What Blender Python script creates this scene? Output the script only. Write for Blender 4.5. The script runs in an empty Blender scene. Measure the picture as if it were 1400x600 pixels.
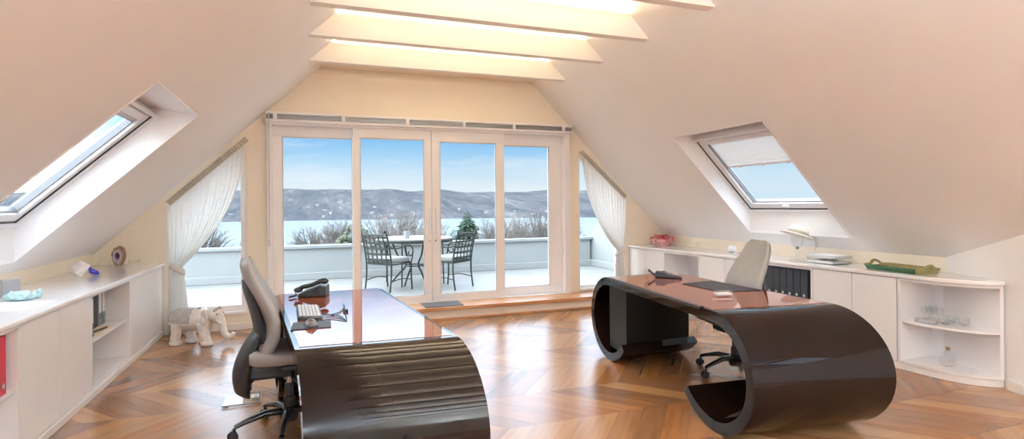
import bpy, math, random
from mathutils import Vector, Matrix, noise
random.seed(7)
sc = bpy.context.scene
col = sc.collection
PI = math.pi

# ------------------------------------------------------------------ nodes
class NT:
    def __init__(s, name):
        s.m = bpy.data.materials.new(name); s.m.use_nodes = True
        s.t = s.m.node_tree; s.t.nodes.clear()
        s.out = s.t.nodes.new('ShaderNodeOutputMaterial')
    def n(s, kind, **kw):
        nd = s.t.nodes.new(kind)
        for k, v in kw.items():
            setattr(nd, k, v)
        return nd
    def link(s, a, b): s.t.links.new(a, b)
    def math(s, op, a, b=None, c=None):
        nd = s.n('ShaderNodeMath', operation=op)
        for i, v in enumerate((a, b, c)):
            if v is None: continue
            if isinstance(v, (int, float)): nd.inputs[i].default_value = v
            else: s.link(v, nd.inputs[i])
        return nd.outputs[0]
    def mix(s, fac, a, b, mode='MIX'):
        nd = s.n('ShaderNodeMix', data_type='RGBA', blend_type=mode)
        for idx, v in ((0, fac), (6, a), (7, b)):
            if isinstance(v, (int, float)): nd.inputs[idx].default_value = v
            elif isinstance(v, (tuple, list)): nd.inputs[idx].default_value = (*v[:3], 1)
            else: s.link(v, nd.inputs[idx])
        return nd.outputs[2]
    def noise(s, vec, scale, detail=3, rough=.5):
        nd = s.n('ShaderNodeTexNoise'); nd.inputs['Scale'].default_value = scale
        nd.inputs['Detail'].default_value = detail; nd.inputs['Roughness'].default_value = rough
        if vec is not None: s.link(vec, nd.inputs['Vector'])
        return nd.outputs[0]
    def ramp(s, fac, stops):
        nd = s.n('ShaderNodeValToRGB'); cr = nd.color_ramp
        while len(cr.elements) < len(stops): cr.elements.new(.5)
        for e, (p, c) in zip(cr.elements, stops):
            e.position = p; e.color = (*c[:3], 1)
        s.link(fac, nd.inputs[0]); return nd.outputs[0]
    def bump(s, h, strength, dist=.01):
        nd = s.n('ShaderNodeBump'); nd.inputs['Strength'].default_value = strength
        nd.inputs['Distance'].default_value = dist; s.link(h, nd.inputs['Height'])
        return nd.outputs[0]
    def coords(s): return s.n('ShaderNodeTexCoord').outputs['Object']

def srgb(r, g, b):
    f = lambda c: (c/255/12.92) if c/255 <= .04045 else ((c/255+.055)/1.055)**2.4
    return (f(r), f(g), f(b))

def pmat(name, color, rough=.5, metal=0, ior=1.5, coat=0, trans=0, emis=None, estr=0, var=.0, vscale=6, bump=0, bscale=60, sheen=0, stretch=None):
    t = NT(name); p = t.n('ShaderNodeBsdfPrincipled'); t.link(p.outputs[0], t.out.inputs[0])
    p.inputs['Base Color'].default_value = (*color, 1)
    p.inputs['Roughness'].default_value = rough; p.inputs['Metallic'].default_value = metal
    p.inputs['IOR'].default_value = ior; p.inputs['Coat Weight'].default_value = coat
    p.inputs['Coat Roughness'].default_value = .03
    p.inputs['Transmission Weight'].default_value = trans
    p.inputs['Sheen Weight'].default_value = sheen
    vec = None
    if var or bump:
        vec = t.coords()
        if stretch:
            mp = t.n('ShaderNodeMapping'); mp.inputs['Scale'].default_value = stretch
            t.link(vec, mp.inputs[0]); vec = mp.outputs[0]
    if var:
        nz = t.noise(vec, vscale, 4)
        lo = tuple(max(0, c*(1-var)) for c in color); hi = tuple(min(1, c*(1+var)) for c in color)
        t.link(t.ramp(nz, [(.25, lo), (.75, hi)]), p.inputs['Base Color'])
    if bump:
        t.link(t.bump(t.noise(vec, bscale, 3), bump, .004), p.inputs['Normal'])
    if emis:
        p.inputs['Emission Color'].default_value = (*emis, 1); p.inputs['Emission Strength'].default_value = estr
    return t.m

M = {}
M['ceiling'] = pmat('ceiling_plaster', (.86, .86, .87), .9, var=.015, vscale=2, bump=.05, bscale=90)
M['wall'] = pmat('warm_wall_plaster', (.84, .765, .655), .9, var=.015, vscale=2, bump=.05, bscale=90)
M['beam'] = pmat('beam_paint', (.85, .81, .755), .7, var=.01, vscale=3)
M['white'] = pmat('white_lacquer', (.84, .84, .86), .35, var=.01, vscale=2)
M['frame'] = pmat('white_window_frame', (.85, .85, .87), .3, var=.01)
M['trim'] = pmat('white_trim_paint', (.82, .81, .80), .45, var=.01)
M['counter'] = pmat('white_worktop', (.84, .84, .85), .12, var=.01, coat=.4)
M['black_lacquer'] = pmat('black_brown_lacquer', (.007, .0035, .0025), .035, ior=1.27, var=.25, vscale=3)
M['black'] = pmat('matt_black_plastic', (.012, .013, .015), .42, bump=.1, bscale=300)
M['blackgloss'] = pmat('gloss_black_plastic', (.012, .012, .014), .2)
M['rubber'] = pmat('caster_rubber', (.02, .02, .022), .6)
M['fabric'] = pmat('taupe_chair_leather', (.265, .25, .24), .5, var=.06, vscale=20, bump=.15, bscale=220)
M['curtain'] = None
M['chrome'] = pmat('brushed_metal', (.55, .55, .56), .25, metal=1)
M['greymetal'] = pmat('grey_metal', (.33, .34, .36), .35, metal=.6)
M['alu'] = pmat('aluminium_cap', (.30, .33, .34), .5, metal=.2)
M['iron'] = pmat('verdigris_wrought_iron', (.035, .045, .038), .55, var=.3, vscale=30)
M['cushion'] = pmat('white_outdoor_cushion', (.36, .36, .36), .9, var=.03)
M['ceramic'] = pmat('white_ceramic', (.76, .74, .71), .28, var=.09, vscale=22, bump=.25, bscale=60)
M['blanket'] = pmat('grey_crackle_ceramic', (.42, .42, .42), .4, var=.35, vscale=45, bump=.4, bscale=120)
M['paper'] = pmat('white_paper', (.84, .84, .85), .7, var=.02)
M['cream_paper'] = pmat('cream_paper', (.75, .66, .5), .7, var=.03)
M['greenpaint'] = pmat('green_tray_lacquer', (.035, .105, .055), .35, var=.2, vscale=20)
M['olive'] = pmat('olive_gilt_tray_inside', (.22, .19, .07), .4, var=.3, vscale=25)
M['hat'] = pmat('white_straw', (.84, .80, .72), .85, bump=.3, bscale=160, var=.03)
M['ribbon'] = pmat('ivory_ribbon', (.50, .45, .37), .6, var=.05)
M['petal'] = pmat('dark_pink_petals', (.50, .075, .10), .6, var=.6, vscale=30)
M['petal2'] = pmat('pale_pink_petals', (.62, .35, .36), .6, var=.3, vscale=30)
M['red'] = pmat('red_binder_card', (.44, .010, .035), .4, var=.05)
M['binder'] = pmat('marbled_grey_binder', (.14, .17, .21), .5, var=.7, vscale=60)
M['label'] = pmat('binder_label', (.80, .82, .85), .6)
M['darkbox'] = pmat('dark_brown_box', (.014, .009, .008), .6, var=.5, vscale=20)
M['darkfile'] = pmat('dark_blue_files', (.018, .022, .032), .5, var=.4, vscale=30)
M['gold'] = pmat('brass', (.6, .45, .15), .3, metal=1)
M['geode'] = pmat('geode_rind', (.22, .13, .08), .7, var=.6, vscale=40, bump=.8, bscale=60)
M['amethyst'] = pmat('amethyst_crystal', (.025, .012, .05), .2, var=.5, vscale=90)
M['agate'] = pmat('pale_agate_ring', (.45, .36, .42), .3, var=.3, vscale=50)
M['blueglass'] = pmat('cobalt_glass', (.02, .03, .42), .1, ior=1.5, coat=.5)
M['turquoise'] = pmat('pale_turquoise_crystal', (.42, .60, .62), .15, var=.25, vscale=40)
M['rock'] = pmat('white_crystal_rock', (.85, .85, .88), .3, var=.05)
M['pedestal_black'] = pmat('satin_black_panel', (.004, .004, .004), .35, ior=1.25)
M['mousegrey'] = pmat('dark_grey_mouse', (.10, .10, .105), .3)
M['mat'] = pmat('grey_doormat', (.10, .105, .115), .95, var=.5, vscale=300, bump=.6, bscale=400)
M['silver'] = pmat('silver_grey_keys', (.55, .56, .58), .4)
M['led'] = pmat('led_strip', (1, .85, .6), .5, emis=(1, .82, .56), estr=62)
M['white_plastic'] = pmat('white_plastic', (.8, .8, .8), .4)
M['parapet'] = pmat('white_render', (.32, .335, .34), .85, var=.02, vscale=3, bump=.1, bscale=100)
M['terrace'] = None
M['bark'] = pmat('winter_bark', (.165, .145, .135), .9, var=.2, vscale=3)
M['bark2'] = pmat('pale_winter_twigs', (.24, .21, .195), .9, var=.2, vscale=3)
M['needle'] = pmat('evergreen_needles', (.07, .13, .08), .8, var=.4, vscale=2)
M['ivy'] = pmat('olive_green_crown', (.11, .13, .09), .8, var=.4, vscale=2)
M['house'] = pmat('pale_house_wall', (.32, .31, .32), .8)
M['roof'] = pmat('snowy_grey_roof', (.2, .195, .21), .8)
M['display'] = pmat('white_scale_display', (.85, .85, .85), .3)
M['darklens'] = pmat('dark_screen', (.03, .035, .04), .15)

def tint_glass(name='window_glass', ior=1.17, tint=(.97, .985, .985), rough=0.0):
    t = NT(name)
    tr = t.n('ShaderNodeBsdfTransparent'); tr.inputs[0].default_value = (*tint, 1)
    gl = t.n('ShaderNodeBsdfGlossy'); gl.inputs['Roughness'].default_value = rough
    fr = t.n('ShaderNodeFresnel'); gm = t.n('ShaderNodeNewGeometry')
    t.link(t.math('ADD', t.math('MULTIPLY', gm.outputs['Backfacing'], 1/ior-ior), ior), fr.inputs[0])
    mx = t.n('ShaderNodeMixShader'); t.link(fr.outputs[0], mx.inputs[0]); t.link(tr.outputs[0], mx.inputs[1]); t.link(gl.outputs[0], mx.inputs[2])
    t.link(mx.outputs[0], t.out.inputs[0]); return t.m
M['pane'] = tint_glass()
M['glass'] = tint_glass('clear_glassware', 1.5, (.985, .99, .988), .02)
M['acrylic'] = tint_glass('clear_acrylic', 1.5, (.975, .98, .985), .03)

def curtain_mat(nm='sheer_ivory_curtain'):
    t = NT(nm)
    d = t.n('ShaderNodeBsdfDiffuse'); d.inputs[0].default_value = (.86, .84, .81, 1)
    tl = t.n('ShaderNodeBsdfTranslucent'); tl.inputs[0].default_value = (.90, .89, .87, 1)
    mx = t.n('ShaderNodeMixShader'); mx.inputs[0].default_value = .45
    c = t.coords(); w = t.noise(c, 260, 2); b = t.bump(w, .15, .002); t.link(b, d.inputs['Normal'])
    t.link(d.outputs[0], mx.inputs[1]); t.link(tl.outputs[0], mx.inputs[2])
    t.link(mx.outputs[0], t.out.inputs[0]); return t.m
M['curtain'] = curtain_mat(); M['blindcloth'] = curtain_mat('white_pleated_cloth')

def mahogany(name, c1, c2, rough=.05, ior=2.15):
    t = NT(name); p = t.n('ShaderNodeBsdfPrincipled'); t.link(p.outputs[0], t.out.inputs[0])
    mp = t.n('ShaderNodeMapping'); mp.inputs['Scale'].default_value = (1.1, 5, 5); t.link(t.coords(), mp.inputs[0])
    a = t.noise(mp.outputs[0], 3, 5, .6); b = t.noise(mp.outputs[0], 30, 3)
    f = t.math('ADD', t.math('MULTIPLY', a, .8), t.math('MULTIPLY', b, .2))
    t.link(t.ramp(f, [(.35, c1), (.65, c2)]), p.inputs['Base Color'])
    p.inputs['Roughness'].default_value = rough; p.inputs['IOR'].default_value = ior
    return t.m
M['mahogany'] = mahogany('gloss_mahogany', (.20, .040, .014), (.28, .062, .022), .03)
M['steptread'] = mahogany('oiled_wood_tread', (.36, .16, .06), (.52, .27, .12), .3, 1.6)

def floor_mat():
    t = NT('chevron_walnut_parquet'); p = t.n('ShaderNodeBsdfPrincipled'); t.link(p.outputs[0], t.out.inputs[0])
    sp = t.n('ShaderNodeSeparateXYZ'); t.link(t.coords(), sp.inputs[0]); X, Y = sp.outputs[0], sp.outputs[1]
    W = .56; PW = .2; SL = .86
    yy = t.math('DIVIDE', t.math('SUBTRACT', Y, 3.32-W*40), W)
    row = t.math('FLOOR', yy); fr = t.math('SUBTRACT', yy, row)
    par = t.math('MODULO', row, 2.0)                       # 0 / 1
    sgn = t.math('SUBTRACT', t.math('MULTIPLY', par, -2.0), -1.0)   # par0 -> +1 , par1 -> -1
    loc = t.math('MULTIPLY', fr, W)
    c = t.math('ADD', X, t.math('MULTIPLY', t.math('MULTIPLY', sgn, loc), SL))
    c = t.math('ADD', c, t.math('MULTIPLY', par, W*SL))
    q = t.math('DIVIDE', c, PW); idx = t.math('FLOOR', q); qf = t.math('SUBTRACT', q, idx)
    cb = t.n('ShaderNodeCombineXYZ'); t.link(idx, cb.inputs[0]); t.link(row, cb.inputs[1])
    wn = t.n('ShaderNodeTexWhiteNoise', noise_dimensions='3D'); t.link(cb.outputs[0], wn.inputs['Vector'])
    rnd = wn.outputs['Value']
    # grain coordinates: across the plank, along the plank
    along = t.math('SUBTRACT', t.math('MULTIPLY', loc, 1.3), t.math('MULTIPLY', t.math('MULTIPLY', sgn, X), .0))
    g = t.n('ShaderNodeCombineXYZ'); t.link(t.math('MULTIPLY', c, 9.0), g.inputs[0]); t.link(t.math('MULTIPLY', along, 1.5), g.inputs[1])
    t.link(t.math('MULTIPLY', rnd, 40.0), g.inputs[2])
    dist = t.noise(g.outputs[0], .5, 2, .5)
    g2 = t.n('ShaderNodeCombineXYZ'); t.link(t.math('ADD', t.math('MULTIPLY', c, 10.0), t.math('MULTIPLY', dist, 1.6)), g2.inputs[0])
    t.link(t.math('MULTIPLY', along, 1.1), g2.inputs[1]); t.link(t.math('MULTIPLY', rnd, 77.0), g2.inputs[2])
    grain = t.noise(g2.outputs[0], 1.5, 4, .55)
    base = t.ramp(rnd, [(0, srgb(118, 82, 57)), (.25, srgb(146, 104, 70)), (.5, srgb(170, 128, 86)), (.75, srgb(154, 103, 58)), (1, srgb(132, 94, 68))])
    gr = t.ramp(grain, [(.28, (.72, .66, .62)), (.5, (.96, .96, .96)), (.75, (1.1, 1.09, 1.07))])
    colr = t.mix(.85, base, gr, 'MULTIPLY')
    e1 = t.math('LESS_THAN', qf, .012); e2 = t.math('LESS_THAN', fr, .005)
    edge = t.math('MAXIMUM', e1, e2)
    colr = t.mix(t.math('MULTIPLY', edge, .55), colr, srgb(80, 48, 30))
    t.link(colr, p.inputs['Base Color'])
    p.inputs['Roughness'].default_value = .27; p.inputs['IOR'].default_value = 1.75
    p.inputs['Roughness'].default_value = .25
    return t.m
M['floor'] = floor_mat()

def terrace_mat():
    t = NT('pale_terrace_slabs'); p = t.n('ShaderNodeBsdfPrincipled'); t.link(p.outputs[0], t.out.inputs[0])
    sp = t.n('ShaderNodeSeparateXYZ'); t.link(t.coords(), sp.inputs[0])
    def line(o, per, off):
        f = t.math('FRACT', t.math('DIVIDE', t.math('ADD', o, off), per)); return t.math('LESS_THAN', f, .012)
    e = t.math('MAXIMUM', line(sp.outputs[0], .78, 10.28), line(sp.outputs[1], .78, .42))
    n = t.noise(t.coords(), 2.5, 4)
    c = t.ramp(n, [(.3, (.235, .235, .225)), (.7, (.30, .295, .28))])
    c = t.mix(t.math('MULTIPLY', e, .6), c, (.25, .25, .25)); t.link(c, p.inputs['Base Color'])
    p.inputs['Roughness'].default_value = .45; return t.m
M['terrace'] = terrace_mat()

def hill_mat():
    t = NT('hazy_wooded_hillside'); p = t.n('ShaderNodeBsdfPrincipled'); t.link(p.outputs[0], t.out.inputs[0])
    mp = t.n('ShaderNodeMapping'); mp.inputs['Scale'].default_value = (1, .14, 1); t.link(t.coords(), mp.inputs[0])
    n = t.noise(mp.outputs[0], .012, 8, .75); n2 = t.noise(mp.outputs[0], .06, 4, .8)
    f = t.math('ADD', t.math('MULTIPLY', n, .6), t.math('MULTIPLY', n2, .4))
    t.link(t.ramp(f, [(.40, (.060, .066, .078)), (.5, (.085, .088, .098)), (.58, (.12, .118, .122)), (.66, (.20, .20, .20))]), p.inputs['Base Color'])  # distance haze is mixed into these woodland colours
    p.inputs['Roughness'].default_value = 1; p.inputs['Specular IOR Level'].default_value = 0; return t.m
M['hill'] = hill_mat()
M['lake'] = pmat('pale_lake_water', (.34, .42, .45), .12, ior=1.33)
M['meadow'] = pmat('winter_meadow', (.28, .27, .22), .95, var=.2, vscale=.1)

# ------------------------------------------------------------------ mesh helpers
class MB:
    def __init__(s): s.v = []; s.f = []
    def add(s, vs, fs):
        o = len(s.v); s.v += [tuple(v) for v in vs]; s.f += [tuple(i+o for i in f) for f in fs]; return s
    def box(s, x0, x1, y0, y1, z0, z1, mat=None):
        vs = [Vector(p) for p in ((x0,y0,z0),(x1,y0,z0),(x1,y1,z0),(x0,y1,z0),(x0,y0,z1),(x1,y0,z1),(x1,y1,z1),(x0,y1,z1))]
        if mat is not None: vs = [mat @ v for v in vs]
        return s.add(vs, [(0,3,2,1),(4,5,6,7),(0,1,5,4),(1,2,6,5),(2,3,7,6),(3,0,4,7)])
    def hexa(s, lo, hi):   # two quads
        return s.add(list(lo)+list(hi), [(0,3,2,1),(4,5,6,7),(0,1,5,4),(1,2,6,5),(2,3,7,6),(3,0,4,7)])
    def prism(s, poly, z0, z1, axis='Z', mat=None):
        n = len(poly)
        def P(a, b, c):
            v = {'Z': (a, b, c), 'Y': (a, c, b), 'X': (c, a, b)}[axis]
            return mat @ Vector(v) if mat is not None else v
        vs = [P(a, b, z0) for a, b in poly] + [P(a, b, z1) for a, b in poly]
        fs = [tuple(range(n))[::-1], tuple(range(n, 2*n))] + [(i, (i+1) % n, n+(i+1) % n, n+i) for i in range(n)]
        return s.add(vs, fs)
    def ell(s, c, r, seg=20, rings=12, mat=None, zmin=None):
        c = Vector(c); vs = []; fs = []
        for i in range(rings+1):
            th = PI*i/rings
            for j in range(seg):
                ph = 2*PI*j/seg
                p = Vector((r[0]*math.sin(th)*math.cos(ph), r[1]*math.sin(th)*math.sin(ph), r[2]*math.cos(th)))
                if mat is not None: p = mat @ p
                vs.append(c+p)
        for i in range(rings):
            for j in range(seg):
                fs.append((i*seg+j, (i+1)*seg+j, (i+1)*seg+(j+1) % seg, i*seg+(j+1) % seg))
        return s.add(vs, fs)
    def tube(s, pts, r, seg=8, cap=True, flat=None):
        pts = [Vector(p) for p in pts]; n = len(pts)
        rs = [r]*n if isinstance(r, (int, float)) else list(r)
        vs = []; up = Vector((0, 0, 1)); prev = None
        for i, p in enumerate(pts):
            d = (pts[min(i+1, n-1)]-pts[max(i-1, 0)])
            d = d.normalized() if d.length > 1e-9 else Vector((0, 0, 1))
            if prev is None:
                a = d.cross(up)
                if a.length < .05: a = d.cross(Vector((0, 1, 0)))
                a.normalize()
            else:
                a = prev - d*prev.dot(d); a.normalize()
            prev = a; b = d.cross(a)
            fb = 1 if flat is None else flat
            for j in range(seg):
                t = 2*PI*j/seg; vs.append(p + a*math.cos(t)*rs[i] + b*math.sin(t)*rs[i]*fb)
        fs = [(i*seg+j, i*seg+(j+1) % seg, (i+1)*seg+(j+1) % seg, (i+1)*seg+j) for i in range(n-1) for j in range(seg)]
        if cap: fs += [tuple(range(seg))[::-1], tuple((n-1)*seg+j for j in range(seg))]
        return s.add(vs, fs)
    def lathe(s, prof, c=(0, 0, 0), seg=24, mat=None):
        c = Vector(c); vs = []
        for r, z in prof:
            for j in range(seg):
                t = 2*PI*j/seg; p = Vector((r*math.cos(t), r*math.sin(t), z))
                if mat is not None: p = mat @ p
                vs.append(c+p)
        n = len(prof)
        fs = [(i*seg+j, i*seg+(j+1) % seg, (i+1)*seg+(j+1) % seg, (i+1)*seg+j) for i in range(n-1) for j in range(seg)]
        fs += [tuple(range(seg))[::-1], tuple((n-1)*seg+j for j in range(seg))]
        return s.add(vs, fs)
    def grid(s, rows, closed_u=False, closed_v=False):
        nr = len(rows); nc = len(rows[0]); vs = [p for r in rows for p in r]; fs = []
        for i in range(nr if closed_v else nr-1):
            for j in range(nc if closed_u else nc-1):
                fs.append((i*nc+j, i*nc+(j+1) % nc, ((i+1) % nr)*nc+(j+1) % nc, ((i+1) % nr)*nc+j))
        return s.add(vs, fs)
    def build(s, name, mat, parent=None, smooth=None, bevel=0, seg=2, loc=None, rz=0):
        me = bpy.data.meshes.new(name); me.from_pydata(s.v, [], s.f); me.validate()
        import bmesh
        bm = bmesh.new(); bm.from_mesh(me); bmesh.ops.recalc_face_normals(bm, faces=bm.faces); bm.to_mesh(me); bm.free()
        o = bpy.data.objects.new(name, me); col.objects.link(o)
        o.data.materials.append(M[mat] if isinstance(mat, str) else mat)
        if smooth is not None:
            me.polygons.foreach_set('use_smooth', [True]*len(me.polygons))
            me.set_sharp_from_angle(angle=math.radians(smooth))
        if bevel:
            b = o.modifiers.new('bevel', 'BEVEL'); b.width = bevel; b.segments = seg; b.limit_method = 'ANGLE'
            b.angle_limit = math.radians(40)
        if parent is not None: o.parent = parent
        if loc is not None: o.location = loc
        o.rotation_euler.z = rz
        return o

def empty(name, loc, rz=0, label=None, cat=None, group=None, parent=None):
    o = bpy.data.objects.new(name, None); col.objects.link(o); o.location = loc; o.rotation_euler = (0, 0, rz)
    o.empty_display_size = .1
    return tag(o, label, cat, group)
def tag(o, label=None, cat=None, group=None, kind=None):
    if label: o['label'] = label
    if cat: o['category'] = cat
    if group: o['group'] = group
    if kind: o['kind'] = kind
    return o
def struct(o): o['kind'] = 'structure'; return o
def copy_tree(o, parent=None):
    c = o.copy(); col.objects.link(c)
    if parent is not None: c.parent = parent
    for ch in list(o.children): copy_tree(ch, c)
    return c

def bez(p0, p1, p2, p3, n=12):
    P = [Vector(p) for p in (p0, p1, p2, p3)]; out = []
    for i in range(n+1):
        t = i/n; out.append(P[0]*(1-t)**3 + P[1]*3*t*(1-t)**2 + P[2]*3*t*t*(1-t) + P[3]*t**3)
    return out
def spline(pts, n=6):    # Catmull-Rom
    P = [Vector(p) for p in pts]; P = [P[0]*2-P[1]] + P + [P[-1]*2-P[-2]]; out = []
    for i in range(1, len(P)-2):
        for k in range(n):
            t = k/n; a, b, c, d = P[i-1:i+3]
            out.append(.5*((2*b) + (c-a)*t + (2*a-5*b+4*c-d)*t*t + (-a+3*b-3*c+d)*t**3))
    out.append(P[-2]); return out

# ------------------------------------------------------------------ room shell
FILL_LAMP_W = 430
YG = 7.2; YB = -3.6; XL = -2.15; XR = 5.16; TH = .25
zl = lambda x: 3.13 + .945*(x-.176)
zr = lambda x: 6.10 - x
ZC = 3.42
xlc = .176 + (ZC-3.13)/.945; xrc = 6.10-ZC

struct(MB().prism([(XL-.02, YB), (XR+.3, YB), (XR+.3, YG+.3), (XL-.02, YG+.3)], -.2, 0).build('floor', 'floor'))

# gable wall: one mesh of vertical prisms around the openings
g = MB()
def col_poly(pts): g.prism(pts, YG, YG+.28, 'Y')
WLx0, WLx1, WLz = -1.46, -.66, .2
wl = lambda x: 1.49 + (2.235-1.49)*(x+1.46)/.80
WRx0, WRx1 = 3.70, 4.44
wr = lambda x: 2.20 + (1.545-2.20)*(x-3.70)/.74
DX0, DX1, DZ = -.43, 3.53, 2.45
col_poly([(XL-.2, -.1), (WLx0, -.1), (WLx0, zl(WLx0)+.15), (XL-.2, zl(XL-.2)+.15)])
col_poly([(WLx0, -.1), (WLx1, -.1), (WLx1, WLz), (WLx0, WLz)])
col_poly([(WLx0, wl(WLx0)), (WLx1, wl(WLx1)), (WLx1, zl(WLx1)+.15), (WLx0, zl(WLx0)+.15)])
col_poly([(WLx1, -.1), (DX0, -.1), (DX0, zl(DX0)+.15), (WLx1, zl(WLx1)+.15)])
col_poly([(DX0, -.1), (DX1, -.1), (DX1, .15), (DX0, .15)])
col_poly([(DX0, DZ), (DX1, DZ), (DX1, zr(DX1)+.15), (xrc, ZC+.15), (xlc, ZC+.15), (DX0, zl(DX0)+.15)])
col_poly([(DX1, -.1), (WRx0, -.1), (WRx0, zr(WRx0)+.15), (DX1, zr(DX1)+.15)])
col_poly([(WRx0, -.1), (WRx1, -.1), (WRx1, WLz), (WRx0, WLz)])
col_poly([(WRx0, wr(WRx0)), (WRx1, wr(WRx1)), (WRx1, zr(WRx1)+.15), (WRx0, zr(WRx0)+.15)])
col_poly([(WRx1, -.1), (XR+.3, -.1), (XR+.3, zr(XR+.3)+.15), (WRx1, zr(WRx1)+.15)])
struct(g.build('wall_back', 'wall'))
struct(MB().box(XL-.2, XL, YB, YG, -.1, zl(XL)+.05).build('wall_left', 'wall'))
# right knee wall, then an angled wall running in towards the camera side
struct(MB().box(XR, XR+.2, 3.0, YG, -.1, zr(XR)+.05).build('wall_right', 'wall'))
wa, wb = (5.185, 3.27), (4.45, 1.14)
w = MB()
def wseg(a, b, off=(.2, -.08)):
    q = [(a[0], a[1]), (b[0], b[1]), (b[0]+off[0], b[1]+off[1]), (a[0]+off[0], a[1]+off[1])]
    w.hexa([(x, y, -.1) for x, y in q], [(x, y, zr(min(x, q[0][0]))+.08) for x, y in q])
wseg(wa, wb); wseg(wb, (4.45, YB), (.2, 0))
struct(w.build('wall_angled', 'ceiling'))
bw = MB().prism([(XL-.2, -.1), (XR+.2, -.1), (XR+.2, zr(XR+.2)+.1), (xrc, ZC+.1), (xlc, ZC+.1), (XL-.2, zl(XL-.2)+.1)], YB-.2, YB, 'Y')
struct(bw.build('wall_front', 'wall'))

# sloping ceilings with a roof window opening each
def slope(name, P, hole, y0, y1, x_lo, x_hi):
    """P(x, off): point height on the plane raised by off; hole: (x_bottom, x_top, ya, yb)"""
    mb = MB()
    def slab(xa, xb, ya, yb):
        lo = [(xa, ya, P(xa)), (xb, ya, P(xb)), (xb, yb, P(xb)), (xa, yb, P(xa))]
        mb.hexa(lo, [(x, y, z+TH*1.4) for x, y, z in lo])
    hb, ht = hole[0][0], hole[0][1]
    slab(x_lo, hb, y0, y1); slab(ht, x_hi, y0, y1)
    yy = y0
    for _, _, ya, yb in sorted(hole, key=lambda h: h[2]):
        slab(hb, ht, yy, ya); yy = yb
    slab(hb, ht, yy, y1)
    return struct(mb.build(name, 'ceiling'))
SKL = (-2.05, -.826, 3.87, 5.19)    # left roof window opening
SKR = (5.03, 3.92, 3.98, 5.30)      # right roof window opening
def slope_reveal_safe(): pass
REAR = [(-2.9, -1.6), (-1.0, .3)]  # rear roof windows: a left one inferred from desk reflection, others added for daylight
slope('ceiling_left', zl, [SKL]+[(SKL[0], SKL[1], a, b) for a, b in REAR], YB, YG+.02, XL-.2, xlc+.0)
slope('ceiling_right', zr, [SKR]+[(SKR[0], SKR[1], a, b) for a, b in REAR], YB, YG+.02, XR+.2, xrc)
struct(MB().box(xlc, xrc, YB, YG, ZC, ZC+.2).build('ceiling', 'ceiling'))
struct(MB().prism([(.176, 3.13), (2.97, 3.13), (xrc, ZC), (xlc, ZC)], 6.86, YG, 'Y').build('ceiling_soffit', 'wall'))

# baseboards
struct(MB().prism([(5.02+.13, 3.1), (5.02-.0, 2.62), (5.0, 2.62), (5.0, 2.60), (4.28, 1.15), (4.30, 1.14), (5.19, 3.22)][0:0] or
                  [(4.965, 2.64), (4.46, 1.16), (4.442, 1.167), (4.947, 2.647)], 0, .07).build('baseboard_right', 'trim'))
struct(MB().box(-1.48, WLx1+.2, YG-.015, YG, 0, .07).build('baseboard_back', 'trim'))

# ------------------------------------------------------------------ beams with light strips
BEAM_Y = [3.62, 4.54, 5.41, 6.37] + [2.70 - .915*k for k in range(7)]
tones = ['nearest visible', 'second', 'third', 'farthest']
beam_labels = ['white ceiling tie beam nearest the camera, cut off by the top edge of the photo',
               'longest fully visible white tie beam, second from the camera',
               'middle white tie beam spanning the slopes, third from the camera',
               'shortest white tie beam, nearest the glazed gable wall']
for i, y in enumerate(BEAM_Y):
    z0, z1 = 3.0, 3.22
    m = MB()
    x0, x1 = .176+(z0-3.13)/.945, 6.10-z0; X0, X1 = .176+(z1-3.13)/.945, 6.10-z1
    m.prism([(x0, z0), (x1, z0), (X1, z1), (X0, z1)], y, y+.10, 'Y')
    root = empty('ceiling_beam', (1.5, y+.05, z0), 0, beam_labels[i] if i < 4 else 'white tie beam over the rear of the room behind the camera', 'beam', 'white tie beams across the ceiling')
    b = m.build('beam_board', 'beam', root); b.data.transform(Matrix.Translation((-1.5, -y-.05, -z0)))
    s_ = MB().box(X0+.04-1.5, X1-.04-1.5, -.014, .014, z1-z0, z1-z0+.012)
    s_.build('light_strip', 'led', root)

# added uplighters, unseen behind the camera, to brighten the room
for x, y, lb in ((-.9, -1.6, 'added fill lamp shaped as a white uplighter, rear left, unseen behind the camera'), (3.4, -1.6, 'added fill lamp shaped as a white uplighter, rear right, unseen behind the camera'), (1.3, -2.9, 'added fill lamp shaped as a white uplighter, middle of the rear wall, unseen behind the camera')):
    root = empty('added_fill_lamp', (x, y, 0), 0, lb, 'fill lamp')
    MB().lathe([(0, 0), (.15, 0), (.15, .02), (.02, .03), (0, .03)], (0, 0, 0), 28).build('base', 'chrome', root, smooth=40)
    MB().tube([(0, 0, .02), (0, 0, 1.72)], .012, 10).build('pole', 'chrome', root, smooth=40)
    MB().lathe([(.03, 1.70), (.12, 1.74), (.2, 1.84), (.195, 1.84), (.115, 1.75), (.0, 1.715)], (0, 0, 0), 28).build('lamp_bowl', 'white', root, smooth=40)
    ld = bpy.data.lights.new('fill_light', 'AREA'); ld.shape = 'DISK'; ld.size = .34; ld.energy = FILL_LAMP_W; ld.color = (.68, .84, 1)
    lo = bpy.data.objects.new('fill_light', ld); col.objects.link(lo); lo.parent = root; lo.location = (0, 0, 1.80); lo.rotation_euler = (PI, 0, 0)

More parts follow.
